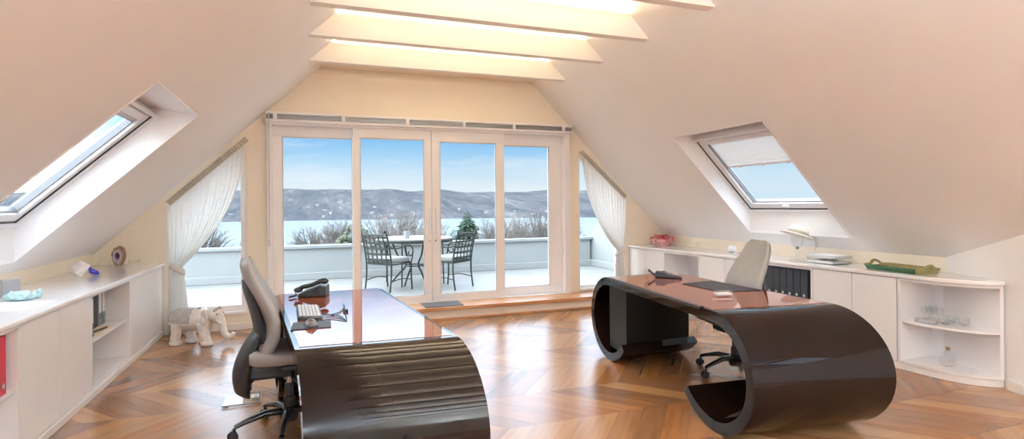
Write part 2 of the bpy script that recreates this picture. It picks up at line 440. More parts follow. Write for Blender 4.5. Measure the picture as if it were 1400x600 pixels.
# ------------------------------------------------------------------ roof windows (frame, sash, glass, blind)
def roof_window(name, ys, side, n_label, blind):
    # local frame: u along +Y, v down the slope, w towards the room
    if side > 0:
        hb, ht, ya, yb = SKR
        tb, tt = (5.05, zr(5.05)+.31), (0, 0)
        bot = Vector((5.03, ya, 1.33)); top = Vector((4.20, ya, 2.16))
    else:
        hb, ht, ya, yb = SKL
        bot = Vector((-2.05, ya, 1.30)); top = Vector((-1.125, ya, 2.175))
    if ys: ya, yb = ys; bot.y = top.y = ya
    v = (bot-top).normalized(); u = Vector((0, 1, 0)); wv = u.cross(v)
    if wv.z > 0: wv = -wv
    L = (bot-top).length; W = yb-ya
    mt = Matrix(((u.x, v.x, wv.x, top.x), (u.y, v.y, wv.y, top.y), (u.z, v.z, wv.z, top.z), (0, 0, 0, 1)))
    def ring(a0, a1, b0, b1, t, w0, w1, mb=None):
        mb = mb or MB()
        mb.box(a0, a1, b0, b0+t, w0, w1, mt); mb.box(a0, a1, b1-t, b1, w0, w1, mt)
        mb.box(a0, a0+t, b0+t, b1-t, w0, w1, mt); mb.box(a1-t, a1, b0+t, b1-t, w0, w1, mt)
        return mb
    root = empty(name, (0, 0, 0)); struct(root)
    ring(0, W, 0, L, .03, -.10, .02).build('window_frame', 'frame', root, bevel=.003)
    ring(.03, W-.03, .03, L-.03, .007, -.05, .004).build('window_gasket', 'darklens', root)
    ring(.037, W-.037, .037, L-.037, .075, -.09, -.005).build('window_sash', 'frame', root, bevel=.006)
    ring(.112, W-.112, .112, L-.112, .012, -.075, -.03).build('window_bead', 'greymetal', root, bevel=.002)
    MB().box(.10, W-.10, .10, L-.10, -.085, -.070, mt).build('window_pane', 'pane', root)
    # handle bar at the top and latch at the bottom
    MB().box(.2, W-.2, .045, .075, -.005, .012, mt).build('window_handle', 'frame', root, bevel=.004)
    MB().box(W*.52, W*.58, L-.1, L-.06, -.01, .018, mt).build('window_latch', 'frame', root, bevel=.004)
    # reveal lining: vertical bottom, level top, two cheeks (same plaster as the ceiling)
    r = MB()
    zf = (zr if side > 0 else zl)
    cb = Vector((hb, 0, zf(hb))); ct = Vector((ht, 0, zf(ht)))
    sgn = 1 if side > 0 else -1
    def quad_slab(a, b, off):
        lo = [(a.x, ya, a.z), (b.x, ya, b.z), (b.x, yb, b.z), (a.x, yb, a.z)]
        r.hexa(lo, [(x+off[0], y, z+off[1]) for x, y, z in lo])
    bo = Vector((bot.x, 0, bot.z)); to = Vector((top.x, 0, top.z)); out = -wv
    cb = cb + Vector((-sgn*.005, 0, .0)); bo = bo + Vector((-sgn*.005, 0, .0)); ct = ct + Vector((0, 0, -.005)); to = to + Vector((0, 0, -.005))
    quad_slab(cb, bo+out*.10, (sgn*.02, 0)); quad_slab(ct, to+out*.10, (0, .02))
    for yy, d in ((ya+.005, -.02), (yb-.005, .02)):
        c = [cb, bo+out*.10, to+out*.10, ct]
        lo = [(p.x, yy, p.z) for p in c]; r.hexa(lo, [(x, y+d, z) for x, y, z in lo])
    r.build('window_reveal', 'ceiling', root)
    if blind:
        bl = MB()
        n = 22; h = (L-.24)*.40
        for k in range(n):
            b0 = .115 + h*k/n; bl.box(.125, W-.125, b0, b0+h/n*.92, -.058 + .004*(k % 2), -.052+.004*(k % 2), mt)
        pb = bl.build('pleated_blind', 'blindcloth', None)
        tag(pb, 'white pleated blind drawn part way down the right roof window', 'blind')
        MB().box(.125, W-.125, .112+h, .135+h, -.065, -.045, mt).build('blind_rail', 'frame', pb)
        for q in (.25, .5, .75):
            MB().box(W*q-.02, W*q+.02, .108+h, .14+h, -.044, -.036, mt).build('blind_grip', 'white_plastic', pb)
    elif not ys:
        pb = MB().box(.125, W-.125, .10, .145, -.06, -.02, mt).build('rolled_blind', 'silver', None, bevel=.01)
        tag(pb, 'grey rolled up blind cassette at the top of the left roof window', 'blind')
        MB().box(.13, W-.13, .146, .158, -.058, -.03, mt).build('blind_rail', 'greymetal', pb)
roof_window('window_1', None, -1, '', False)
roof_window('window_2', None, 1, '', True)
for k, (ys, sd) in enumerate([(REAR[0], -1), (REAR[1], -1), (REAR[0], 1), (REAR[1], 1)]): roof_window('window_%d' % (7+k), ys, sd, '', False)

# ------------------------------------------------------------------ glazed gable front
def glazed(name, x0, x1, z0, z1, yf, dep, fw, gx=None, kind='window'):
    """a framed leaf: outer x0..x1, z0..z1, frame face at yf, depth dep; fw = (left, right, bottom, top) widths"""
    l, r, b, t = fw
    root = empty(name, (x0, yf, z0)); struct(root)
    X, Z = x1-x0, z1-z0
    m = MB()
    m.box(0, X, 0, dep, 0, b); m.box(0, X, 0, dep, Z-t, Z); m.box(0, l, 0, dep, b, Z-t); m.box(X-r, X, 0, dep, b, Z-t)
    m.build(kind+'_frame', 'frame', root, bevel=.004)
    q = MB(); e = .012
    q.box(l, X-r, .012, .022, b, b+e); q.box(l, X-r, .012, .022, Z-t-e, Z-t); q.box(l, l+e, .012, .022, b+e, Z-t-e); q.box(X-r-e, X-r, .012, .022, b+e, Z-t-e)
    q.build(kind+'_bead', 'silver', root)
    MB().box(l, X-r, dep*.5-.006, dep*.5+.006, b, Z-t).build(kind+'_pane', 'pane', root)
    return root
# surrounding fixed frame
m = MB()
m.box(-.43, -.375, 7.14, 7.34, .13, 2.45); m.box(3.44, 3.53, 7.14, 7.34, .13, 2.45)
m.box(-.375, 3.44, 7.14, 7.34, 2.40, 2.45); m.box(-.375, 3.44, 7.14, 7.34, .13, .172)
struct(m.build('trim_1', 'frame', bevel=.004))
glazed('window_3', -.375, .60, .172, 2.40, 7.25, .07, (.107, .05, .11, .125))
glazed('window_4', 2.50, 3.44, .172, 2.40, 7.25, .07, (.06, .185, .10, .15))
d1 = glazed('door_1', .545, 1.535, .172, 2.405, 7.165, .07, (.09, .092, .085, .125), kind='door')
d2 = glazed('door_2', 1.540, 2.545, .172, 2.405, 7.165, .07, (.108, .115, .085, .14), kind='door')
for d, x in ((d1, .955), (d2, .045)):
    m = MB().tube([(x, -.035, .88), (x, -.045, .90), (x, -.045, 1.2), (x, -.035, 1.22)], .009, 8)
    m.tube([(x, -.0, .90), (x, -.045, .90)], .007, 8).tube([(x, 0, 1.2), (x, -.045, 1.2)], .007, 8)
    m.build('door_handle', 'white_plastic', d, smooth=40)
    MB().lathe([(.012, -.006), (.014, .003), (.0, .006)], (x, -.002, .80), 12, Matrix.Rotation(PI/2, 3, 'X')).build('door_lock', 'chrome', d, smooth=40)

# side windows with slanted heads
def side_window(name, x0, x1, fn, fr):
    root = empty(name, (0, 0, 0)); struct(root)
    y0, y1 = 7.24, 7.31; m = MB()
    outer = [(x0, WLz), (x1, WLz), (x1, fn(x1)), (x0, fn(x0))]
    inner = [(x0+fr[0], WLz+fr[2]), (x1-fr[1], WLz+fr[2]), (x1-fr[1], fn(x1-fr[1])-.07), (x0+fr[0], fn(x0+fr[0])-.07)]
    for i in range(4):
        j = (i+1) % 4; m.prism([outer[i], outer[j], inner[j], inner[i]], y0, y1, 'Y')
    m.build('window_frame', 'frame', root)
    MB().prism(inner, 7.27, 7.28, 'Y').build('window_pane', 'pane', root)
    MB().box(x0-.01, x1+.01, YG-.02, 7.24, WLz-.02, WLz+.012).build('window_sill', 'frame', root, bevel=.004)
side_window('window_5', WLx0, WLx1, wl, (.05, .06, .08))
side_window('window_6', WRx0, WRx1, wr, (.03, .05, .05))

# shade box over the doors
root = empty('shade_box', (1.55, 7.1, 2.44), 0, 'white shade box with rolled dark slats above the glass doors', 'blind')
m = MB().box(-1.985, 1.99, -.03, .098, .075, .105); m.box(-1.985, 1.99, .07, .098, 0, .075); m.box(-1.985, 1.99, -.02, .1, -.012, .018)
m.build('shade_housing', 'frame', root, bevel=.004)
m = MB()
for k in range(4): m.box(-1.98, 1.985, -.024+.002*k, .06, .02+.0135*k, .031+.0135*k)
m.build('shade_slats', 'greymetal', root, bevel=.002)
for X in (-.335, .435, 1.215, 1.955, 2.66, 3.40):
    MB().box(X-1.55-.022, X-1.55+.022, -.036, -.02, .016, .082).build('shade_clip', 'frame', root, bevel=.003)
m = MB().tube([(-1.95, -.045, .09), (-1.95, -.05, -.6), (-1.955, -.045, -1.38)], .006, 6); m.lathe([(.004, 0), (.012, -.02), (.012, -.09), (.006, -.1)], (-1.955, -.045, -1.38), 10)
m.build('shade_wand', 'silver', root, smooth=40)

# step under the doors
root = empty('entrance_step', (1.55, 6.895, 0), 0, 'long wooden step with cream riser below the glass doors', 'step')
MB().box(-2.0, 2.4, -.14, .30, .125, .163).build('step_tread', 'steptread', root, bevel=.004)
MB().box(-1.98, 2.38, -.08, .30, 0, .125).build('step_riser', 'wall', root)
MB().box(-1.98, 2.38, -.095, -.08, 0, .02).build('step_moulding', 'steptread', root)
o = MB().box(1.37, 1.86, 6.80, 7.12, .163, .172).build('doormat', 'mat', bevel=.003)
tag(o, 'small dark grey doormat on the wooden step by the doors', 'mat')

# ------------------------------------------------------------------ cabinets
CZ0, CZ1 = .06, .775
def cab_root(origin, rz, label, cat='cabinet', group=None):
    return empty('cabinet', (origin[0], origin[1], 0), rz, label, cat, group)
def door_cab(origin, rz, w, d, label, group, seams=()):
    r = cab_root(origin, rz, label, group=group)
    MB().box(0, w, .022, d, CZ0, CZ1).build('cabinet_body', 'white', r)
    xs = [0] + list(seams) + [w]
    for a, b in zip(xs, xs[1:]):
        MB().box(a+.002, b-.002, 0, .02, CZ0+.004, CZ1-.004).build('cabinet_door', 'white', r, bevel=.002)
    return r
def open_cab(origin, rz, w, d, label, group, shelf=.42):
    r = cab_root(origin, rz, label, group=group); t = .02
    m = MB().box(0, t, 0, d, CZ0, CZ1); m.box(w-t, w, 0, d, CZ0, CZ1); m.box(t, w-t, 0, d, CZ0, CZ0+.018); m.box(t, w-t, 0, d, CZ1-t, CZ1); m.box(t, w-t, d-.012, d, CZ0+.018, CZ1-t)
    m.build('cabinet_body', 'white', r)
    if shelf: MB().box(t, w-t, .012, d-.012, shelf-.02, shelf).build('shelf', 'white', r, bevel=.002)
    return r
GL = 'low white cabinets along the left knee wall'; GR = 'low white cabinets along the right knee wall'
L = PI/2; FX = -1.515
door_cab((FX, 1.9), L, .5, .60, 'white cabinet along the left wall just outside the photo behind the red binders', GL)
open_cab((FX, 2.9-.5+.002), L, 1.49, .60, 'open white cabinet with red binders at the far left', GL)
door_cab((FX, 3.895), L, .535, .60, 'flat white cabinet door beside the red binders, nearest on the left', GL)
door_cab((FX, 4.435), L, .56, .60, 'flat white cabinet left of the open compartment with marbled binders', GL)
open_cab((FX, 5.0), L, .985, .60, 'open white cabinet holding marbled grey binders and a black box', GL)
door_cab((FX, 5.99), L, 1.2, .60, 'last white cabinet on the left, next to the curtain', GL, seams=(1.14,))
A = Vector((4.53, 7.195)); B = Vector((4.72, 3.30)); dr = (B-A).normalized(); RZ = math.atan2(dr.y, dr.x)
def rp(y): return A + dr*((7.195-y)/abs(dr.y))
def rw(y0, y1): return (y0-y1)/abs(dr.y)
DPT = .42
for (y0, y1, k, lb) in ((7.19, 6.80, 'd', 'narrow white cabinet in the far right corner by the curtain, below the flowers'),
                        (6.80, 6.40, 'd', 'narrow white cabinet just left of the empty open compartment'),
                        (6.40, 5.70, 'o', 'empty open white cabinet right of the flower basket'),
                        (5.70, 5.285, 'd', 'white cabinet just right of the empty open compartment'),
                        (5.285, 4.87, 'd', 'white cabinet partly hidden by the taupe chair back'),
                        (4.87, 4.117, 'o2', 'open white cabinet with dark files, right of the chair back'),
                        (4.117, 3.712, 'd', 'white cabinet below the paper trays'),
                        (3.712, 3.313, 'd', 'white cabinet below the left end of the green tray')):
    p = rp(y0); ww = rw(y0, y1)-.002
    if k == 'd': door_cab((p.x, p.y), RZ, ww, DPT, lb, GR)
    else: open_cab((p.x, p.y), RZ, ww, DPT, lb, GR, shelf=(.24 if k == 'o' else .43) if k != 'o' else None)
# rounded corner unit
ARC = [(4.722, 3.305), (4.722, 3.14), (4.738, 2.99), (4.775, 2.86), (4.83, 2.765), (4.90, 2.70), (4.965, 2.665)]
ARC = [tuple(v) for v in spline([(a, b, 0) for a, b in ARC], 4)]; ARC = [(a, b) for a, b, c in ARC]
def inset(k): return [(x+k*.7, y+k*.45) for x, y in ARC]
root = empty('corner_cabinet', (4.722, 3.305, 0), 0, 'rounded open corner cabinet holding glasses and a bottle, far right', 'cabinet', GR)
def lc(poly): return [(x-4.722, y-3.305) for x, y in poly]
backc = [(4.985, 2.74), (5.085, 3.03), (5.14, 3.19), (5.14, 3.30)]
m = MB(); m.prism(lc(ARC+backc), CZ0, CZ0+.02); m.prism(lc(ARC+backc), CZ1-.02, CZ1)
m.prism(lc([(4.722, 3.303), (5.14, 3.303), (5.14, 3.283), (4.722, 3.283)]), CZ0+.02, CZ1-.02)
m.prism(lc([(5.14, 3.283), (5.14, 3.2), (5.12, 3.19), (5.12, 3.283)]), CZ0+.02, CZ1-.02)
m.prism(lc([(5.14, 3.20), (4.985, 2.74), (4.967, 2.748), (5.12, 3.19)]), CZ0+.02, CZ1-.02)
m.prism(lc([(4.945, 2.68), (4.965, 2.665), (4.987, 2.74), (4.967, 2.748)]), CZ0+.02, CZ1-.02)
m.build('cabinet_body', 'white', root)
MB().prism(lc(inset(.012)[1:-1]+[(4.97, 2.76), (5.115, 3.195), (5.115, 3.28), (4.74, 3.28)]), .40, .42).build('shelf', 'white', root, bevel=.002)
# plinths and worktops
o = MB().box(-2.12, -1.50, 1.9, 7.19, 0, .056).build('cabinet_plinth', 'trim', bevel=.006); tag(o, 'long white plinth under the left cabinets', 'plinth')
pl = [(A.x+.008, A.y), (B.x+.008, B.y)] + [(x+.01, y+.006) for x, y in ARC[1:]] + [(4.985, 2.74), (5.13, 3.17), (5.13, 7.19)]
o = MB().prism(pl, 0, .056).build('cabinet_plinth', 'trim', bevel=.004); tag(o, 'long white plinth under the right cabinets, curving at its near end', 'plinth')
o = MB().box(-2.148, -1.485, 1.88, 7.195, .777, .812).build('worktop', 'counter', bevel=.012, seg=3); tag(o, 'glossy white worktop along the left knee wall', 'worktop')
wt = [(A.x-.02, A.y), (B.x-.02, B.y)] + [(x-.022, y-.018) for x, y in ARC[1:-1]] + [(4.955, 2.645), (4.985, 2.735), (5.125, 3.13), (5.155, 3.23), (5.155, 7.195)]
o = MB().prism(wt, .777, .812).build('worktop', 'counter', bevel=.01, seg=3); tag(o, 'glossy white worktop along the right knee wall, rounded at its near end', 'worktop')
WT = .8125

# ------------------------------------------------------------------ desks
def profile():
    """closed C-ring profile (s along the desk, z up); outer run then inner run back"""
    T = .07; out = []; inn = []
    cn, cf = .12, 1.78
    # near tail tip -> bottom -> outermost -> top -> far top -> outermost -> bottom -> tail tip
    def seg_near(a0, a1, n, rx, rz, cx, cz, lst):
        for i in range(n+1):
            a = math.radians(a0+(a1-a0)*i/n); lst.append((cx+rx*math.cos(a), cz+rz*math.sin(a)))
    # tail (quarter arc, wide) on the near ring
    seg_near(-38, -88, 10, .46, .375, cn-.02, .375, out)
    seg_near(-90, -270, 40, .405, .375, cn, .375, out)
    for i in range(1, 12): out.append((cn+(cf-cn)*i/12, .75))
    seg_near(90, -90, 40, .43, .375, cf, .375, out)
    seg_near(-92, -145, 12, .42, .375, cf+.01, .375, out)
    seg_near(-38, -88, 10, .40, .305, cn-.02, .375, inn)
    seg_near(-90, -270, 40, .335, .305, cn, .375, inn)
    for i in range(1, 12): inn.append((cn+(cf-cn)*i/12, .68))
    seg_near(90, -90, 40, .36, .305, cf, .375, inn)
    seg_near(-92, -145, 12, .36, .305, cf+.01, .375, inn)
    return out, inn
PO, PIN = profile()
def desk(label, Vn, Vf, Un, Uf, inlay_far, side):
    """V = visitor-side line, U = user-side line; near (s=0) and far (s=1.78) points"""
    Vn, Vf, Un, Uf = [Vector((*p, 0)) for p in (Vn, Vf, Un, Uf)]
    o = (Vn+Un+Vf+Uf)/4
    root = empty('executive_desk', (o.x, o.y, 0), 0, label, 'desk')
    dV = (Vf-Vn)/1.78; dU = (Uf-Un)/1.78
    def pt(s, z, w):
        p = (Vn+dV*s)*(1-w) + (Un+dU*s)*w - o
        return (p.x, p.y, z)
    rows = []; prof = PO + PIN[::-1]; NW = 10
    for k in range(NW+1): rows.append([pt(s, z, k/NW) for s, z in prof])
    m = MB().grid(rows, closed_u=True)
    n = len(prof); h = len(PO)
    for w in (0, 1):
        base = len(m.v); m.v += [pt(s, z, w) for s, z in prof]
        for i in range(h-1): m.f.append((base+i, base+i+1, base+n-2-i, base+n-1-i))
    # merge doubles of the side caps with the shell is not needed: crisp edge
    m.build('desk_shell', 'black_lacquer', root, smooth=35)
    # mahogany inlay on the top
    z0 = .7505
    def slab(s0, s1, w0, w1, za, zb, name, mat, n=1, bev=0):
        mm = MB(); lo = [pt(s0, za, w0), pt(s0, za, w1), pt(s1, za, w1), pt(s1, za, w0)]
        mm.hexa(lo, [(x, y, z+zb-za) for x, y, z in lo]); return mm.build(name, mat, root, bevel=bev)
    slab(.14, inlay_far, .03, .97, .742, .7525, 'writing_surface', 'mahogany')
    # thin edge ledge along the visitor side
    if side > 0: slab(.24, 1.72, -.012, .022, .735, .757, 'edge_trim', 'blackgloss', bev=.003)
    # pedestal between the far tail and the top
    slab(1.50, 1.86, .07, .93, .10, .68, 'pedestal', 'pedestal_black')
    return root, pt
dR, ptR = desk('large glossy black and mahogany desk with rolled ends, on the right', (2.361, 2.713), (2.592, 4.478), (3.27, 2.60), (3.365, 4.545), 1.78, 1)
dL, ptL = desk('large glossy black and mahogany desk with rolled ends, on the left by the office chair', (.735, 2.66), (.572, 4.58), (-.045, 2.70), (-.222, 4.56), 1.84, -1)

# ------------------------------------------------------------------ office chairs
def office_chair(loc, rz, label, base_rot):
    root = empty('office_chair', loc, rz, label, 'office chair')
    # seat cushion: rounded box with waterfall front
    rows = []
    for i in range(17):
        t = i/16; x = -.22 + .48*t
        wd = .245*(1-.18*max(0, (.25-t))/.25) * (1-.12*max(0, t-.8)/.2)
        zt = .575 - .02*math.sin(PI*t) - .055*max(0, (t-.75)/.25)**2; zb = .455 + .01*t
        if i in (0, 16): zt -= .022; zb += .018; wd *= .95
        ring = []
        for j in range(20):
            a = 2*PI*j/20; cx = math.copysign(abs(math.cos(a))**.45, math.cos(a)); cz = math.copysign(abs(math.sin(a))**.6, math.sin(a))
            dip = .012*(1-(abs(cx))**2) if cz > 0 else 0
            ring.append((x, wd*cx, (zt+zb)/2 + (zt-zb)/2*cz - dip))
        rows.append(ring)
    m = MB().grid(rows, closed_u=True); k = len(m.v)
    m.f.append(tuple(range(20))); m.f.append(tuple(range(16*20, 17*20)))
    m.build('seat', 'fabric', root, smooth=70)
    # backrest cushion along an S-curve (x, z, half width, thickness)
    sp = [(-.175, .49, .16, .03), (-.15, .55, .21, .075), (-.105, .65, .235, .09), (-.11, .75, .235, .09), (-.165, .87, .215, .08), (-.222, .98, .185, .068), (-.252, 1.065, .15, .055), (-.26, 1.105, .10, .02)]
    P = spline([(a, 0, b) for a, b, c, d in sp], 5); Wd = spline([(c, d, 0) for a, b, c, d in sp], 5)
    rows = []
    for i, (p, w) in enumerate(zip(P, Wd)):
        d = (P[min(i+1, len(P)-1)]-P[max(i-1, 0)]).normalized(); nrm = Vector((d.z, 0, -d.x))
        ring = []
        for j in range(24):
            a = 2*PI*j/24; cy = math.copysign(abs(math.cos(a))**.6, math.cos(a)); cn = math.copysign(abs(math.sin(a))**.7, math.sin(a))
            wrap = .035*(abs(cy)**2)
            ring.append(tuple(p + Vector((0, w.x*cy, 0)) + nrm*(w.y*.5*cn + wrap)))
        rows.append(ring)
    m = MB().grid(rows, closed_u=True); m.f.append(tuple(range(24))); q = (len(rows)-1)*24; m.f.append(tuple(q+j for j in range(24)))
    m.build('backrest', 'fabric', root, smooth=70)
    # black outer shell behind the backrest: upper shell + lower carrier
    def shell(sp, name):
        P = spline([(a, 0, b) for a, b, c, d in sp], 5); Wd = spline([(c, d, 0) for a, b, c, d in sp], 5); rows = []
        for i, (p, w) in enumerate(zip(P, Wd)):
            ring = []
            for j in range(20):
                a = 2*PI*j/20; cy = math.copysign(abs(math.cos(a))**.7, math.cos(a)); cn = math.sin(a)
                ring.append(tuple(p + Vector((w.y*.5*cn + .03*cy*cy, w.x*cy, 0))))
            rows.append(ring)
        m = MB().grid(rows, closed_u=True); m.f.append(tuple(range(20))); q = (len(rows)-1)*20; m.f.append(tuple(q+j for j in range(20)))
        m.build(name, 'black', root, smooth=60)
    shell([(-.17, .60, .17, .06), (-.175, .70, .18, .07), (-.20, .80, .165, .065), (-.235, .90, .14, .05), (-.26, .97, .10, .02)], 'back_shell')
    shell([(-.255, .26, .10, .04), (-.27, .30, .13, .09), (-.275, .40, .15, .10), (-.25, .50, .16, .10), (-.21, .60, .165, .08), (-.175, .69, .15, .02)], 'back_carrier')
    # mechanism, column, star base, casters
    m = MB().box(-.24, .16, -.09, .09, .36, .45); m.box(-.30, -.2, -.04, .04, .33, .42); m.build('mechanism', 'black', root, bevel=.02, seg=3)
    m = MB().tube([(.02, -.09, .40), (.02, -.22, .39), (.06, -.26, .37)], .011, 8); m.build('adjust_lever', 'black', root, smooth=40)
    MB().box(-.05, .24, -.21, .21, .43, .462).build('seat_pan', 'black', root, bevel=.012, seg=3)
    MB().lathe([(.035, .10), (.035, .22), (.026, .225), (.026, .30), (.018, .305)], (0, 0, 0), 18).build('column_sleeve', 'black', root, smooth=30)
    MB().lathe([(.017, .30), (.017, .38)], (0, 0, 0), 16).build('gas_lift', 'chrome', root, smooth=30)
    m = MB().lathe([(.0, .07), (.05, .07), (.055, .10), (.05, .15), (.035, .16), (0, .16)], (0, 0, 0), 20)
    for k in range(5):
        a = base_rot + k*2*PI/5 - rz; c, s = math.cos(a), math.sin(a)
        m.tube([(c*.03, s*.03, .13), (c*.14, s*.14, .135), (c*.26, s*.26, .105), (c*.315, s*.315, .085)], [.032, .027, .021, .017], 10, flat=.75)
    m.build('star_base', 'blackgloss', root, smooth=50)
    for k in range(5):
        a = base_rot + k*2*PI/5 - rz; c, s = math.cos(a), math.sin(a)
        m = MB(); ax = Vector((-s, c, 0)); ce = Vector((c*.325, s*.325, .03))
        for sg in (-1, 1):
            q = Matrix.Rotation(PI/2, 3, 'X'); R = Matrix(((c, -s, 0), (s, c, 0), (0, 0, 1)))
            m.lathe([(0, -.009), (.026, -.009), (.03, -.005), (.03, .005), (.026, .009), (0, .009)], ce+ax*sg*.014, 18, R @ q)
        m.tube([ce+Vector((-c*.01, -s*.01, .0)), ce+Vector((-c*.008, -s*.008, .05))], .009, 8)
        m.build('caster', 'rubber', root, smooth=40)
    return root
office_chair((-.11, 3.82, 0), math.radians(2), 'taupe office chair seen from the side at the left desk', math.radians(192))
office_chair((3.36, 3.72, 0), math.radians(170), 'taupe office chair behind the right desk, its backrest towards the cabinets', math.radians(183))

# ------------------------------------------------------------------ things on the left desk
DT = .7535
def rotz(a): return Matrix.Rotation(a, 4, 'Z')
root = empty('desk_phone', (.05, 4.45, DT), math.radians(-12), 'black corded desk phone on the far end of the left desk', 'telephone')
m = MB().prism([(-.10, 0), (.10, 0), (.10, .075), (.06, .085), (-.10, .022)], -.085, .085, 'Y'); m.build('phone_body', 'black', root, bevel=.008, seg=3)
m = MB().tube(spline([(-.115, -.055, .045), (-.07, -.055, .072), (.0, -.055, .088), (.07, -.055, .118), (.10, -.055, .118)], 4), .02, 10, flat=.8)
m.ell((-.10, -.055, .052), (.033, .026, .02)); m.ell((.085, -.055, .112), (.033, .026, .02)); m.build('handset', 'black', root, smooth=50)
sl = math.atan2(.063, .16)
Mk = Matrix.Translation((-.02, .035, .06)) @ Matrix.Rotation(-sl, 4, 'Y')
m = MB()
for i in range(4):
    for j in range(3): m.box(-.05+i*.022, -.035+i*.022, -.022+j*.018, -.009+j*.018, 0, .005, Mk)
m.build('phone_keys', 'silver', root)
MB().box(.045, .08, -.03, .045, 0, .006, Mk).build('phone_screen', 'darklens', root)
pts = [(-.12+.01*math.cos(t*1.9)-.0008*t*2, -.06-.0035*t+.012*math.sin(t*1.9), .012+.004*math.cos(t)) for t in [k*.5 for k in range(36)]]
pts = [(-.125, -.055, .045)] + pts + [(-.11, -.05, .01)]
MB().tube(pts, .0035, 5).build('phone_cord', 'black', root, smooth=60)

root = empty('keyboard', (.012, 3.71, DT), math.radians(2), 'silver keyboard with dark edge on the left desk between phone and mouse', 'keyboard')
MB().prism([(-.07, 0), (.07, 0), (.07, .012), (-.07, .022)], -.21, .21, 'Y').build('keyboard_body', 'black', root, bevel=.004)
m = MB(); Mk = Matrix.Translation((0, 0, .0175)) @ Matrix.Rotation(math.atan2(.01, .14), 4, 'Y')
for j in range(15):
    for i in range(6):
        x = -.062+i*.0205; y = -.2+j*.0267
        m.box(x, x+.017, y, y+.0225, 0, .006, Mk)
m.build('keyboard_keys', 'silver', root, bevel=.001, seg=1)
o = MB().prism([(-.085, 3.24), (.125, 3.235), (.13, 3.43), (-.075, 3.435)], DT, DT+.004).build('mouse_pad', 'darkfile', bevel=.001)
tag(o, 'dark grey mouse pad under the mouse on the left desk', 'mouse pad')
root = empty('computer_mouse', (.02, 3.32, DT+.0045), math.radians(-80), 'grey and black computer mouse on the dark pad', 'mouse')
rows = []
for i in range(13):
    t = i/12; x = -.06+.12*t; w = .033*math.sin(PI*min(1, max(.0, .06+.88*t)))**.45; h = .036*math.sin(PI*(.10+.80*t))**.8
    rows.append([(x, w*math.cos(PI*j/10), h*math.sin(PI*j/10)) for j in range(11)])
m = MB().grid(rows); m.f.append(tuple(range(11))); m.f.append(tuple(12*11+j for j in range(11)))
mo = m.build('mouse_shell', 'mousegrey', root, smooth=60)
MB().prism([(-.058, -.031), (.058, -.031), (.062, 0), (.058, .031), (-.058, .031), (-.062, 0)], 0, .008).build('mouse_base', 'black', root, bevel=.004)
MB().ell((.03, 0, .03), (.012, .003, .006)).build('scroll_wheel', 'rubber', root, smooth=40)
c1 = spline([(.085, 3.62, DT+.004), (.14, 3.60, DT+.004), (.19, 3.66, DT+.004), (.225, 3.80, DT+.004), (.235, 3.96, DT+.004)], 8)
c2 = spline([(.05, 3.40, DT+.008), (.10, 3.50, DT+.004), (.16, 3.46, DT+.004), (.205, 3.40, DT+.004)], 8)
c3 = spline([(.12, 3.61, DT+.004), (.19, 3.52, DT+.004), (.215, 3.38, DT+.004), (.225, 3.6, DT+.004), (.235, 3.90, DT+.004)], 8)
o = MB().tube(c1, .003, 6).tube(c2, .003, 6).tube(c3, .003, 6).build('cable', 'black', smooth=60)
tag(o, 'thin black keyboard and mouse cables looping on the left desk', 'cable')
MB().box(.215, .245, 3.66, 3.70, DT, DT+.014).build('cable_clip', 'darkbox', o, bevel=.003)

# ------------------------------------------------------------------ things on the right desk
root = empty('cordless_phone', (3.06, 4.22, DT), math.radians(-35), 'black desk phone with raised keys on the far end of the right desk', 'telephone')
MB().prism([(-.11, 0), (.12, 0), (.12, .018), (.0, .045), (-.04, .065), (-.10, .065), (-.125, .02)], -.05, .05, 'Y').build('phone_body', 'blackgloss', root, bevel=.006, seg=3)
m = MB(); Mk = Matrix.Translation((.06, 0, .034)) @ Matrix.Rotation(math.atan2(.027, .12), 4, 'Y')
for i in range(5):
    for j in range(4): m.box(-.055+i*.022, -.04+i*.022, -.042+j*.022, -.027+j*.022, 0, .009, Mk)
m.build('phone_keys', 'silver', root, bevel=.002, seg=1)
MB().box(-.095, -.045, -.035, .035, .066, .07).build('phone_screen', 'label', root)
MB().tube([(-.11, 0, .02), (-.15, .0, .05), (-.17, .01, .068)], [.009, .01, .011], 8).build('handset_rest', 'black', root, smooth=40)
o = MB().lathe([(.0, -.003), (.042, -.003), (.046, 0), (.042, .003), (0, .003)], (0, 0, .047), 32, Matrix.Rotation(PI/2, 3, 'X') ).build('glass_disc', 'acrylic', smooth=40)
o.location = (2.90, 4.32, DT); o.rotation_euler.z = math.radians(20)
tag(o, 'round clear glass disc standing behind the phone on the right desk', 'ornament')
MB().box(-.02, .02, -.012, .012, 0, .008).build('disc_foot', 'acrylic', o)
o = MB().prism([(2.93, 3.85), (3.27, 3.90), (3.26, 3.33), (2.925, 3.37)], DT, DT+.004).build('desk_pad', 'darkfile', bevel=.001)
tag(o, 'dark grey desk pad on the right desk in front of the chair', 'desk pad')
root = empty('card_holder', (2.82, 3.24, DT), math.radians(-10), 'clear acrylic holder with white cards on the right desk', 'card holder')
MB().box(-.065, .065, -.04, .04, 0, .035).build('holder', 'acrylic', root, bevel=.004)
MB().box(-.055, .055, -.03, .03, .010, .024).build('cards', 'paper', root)

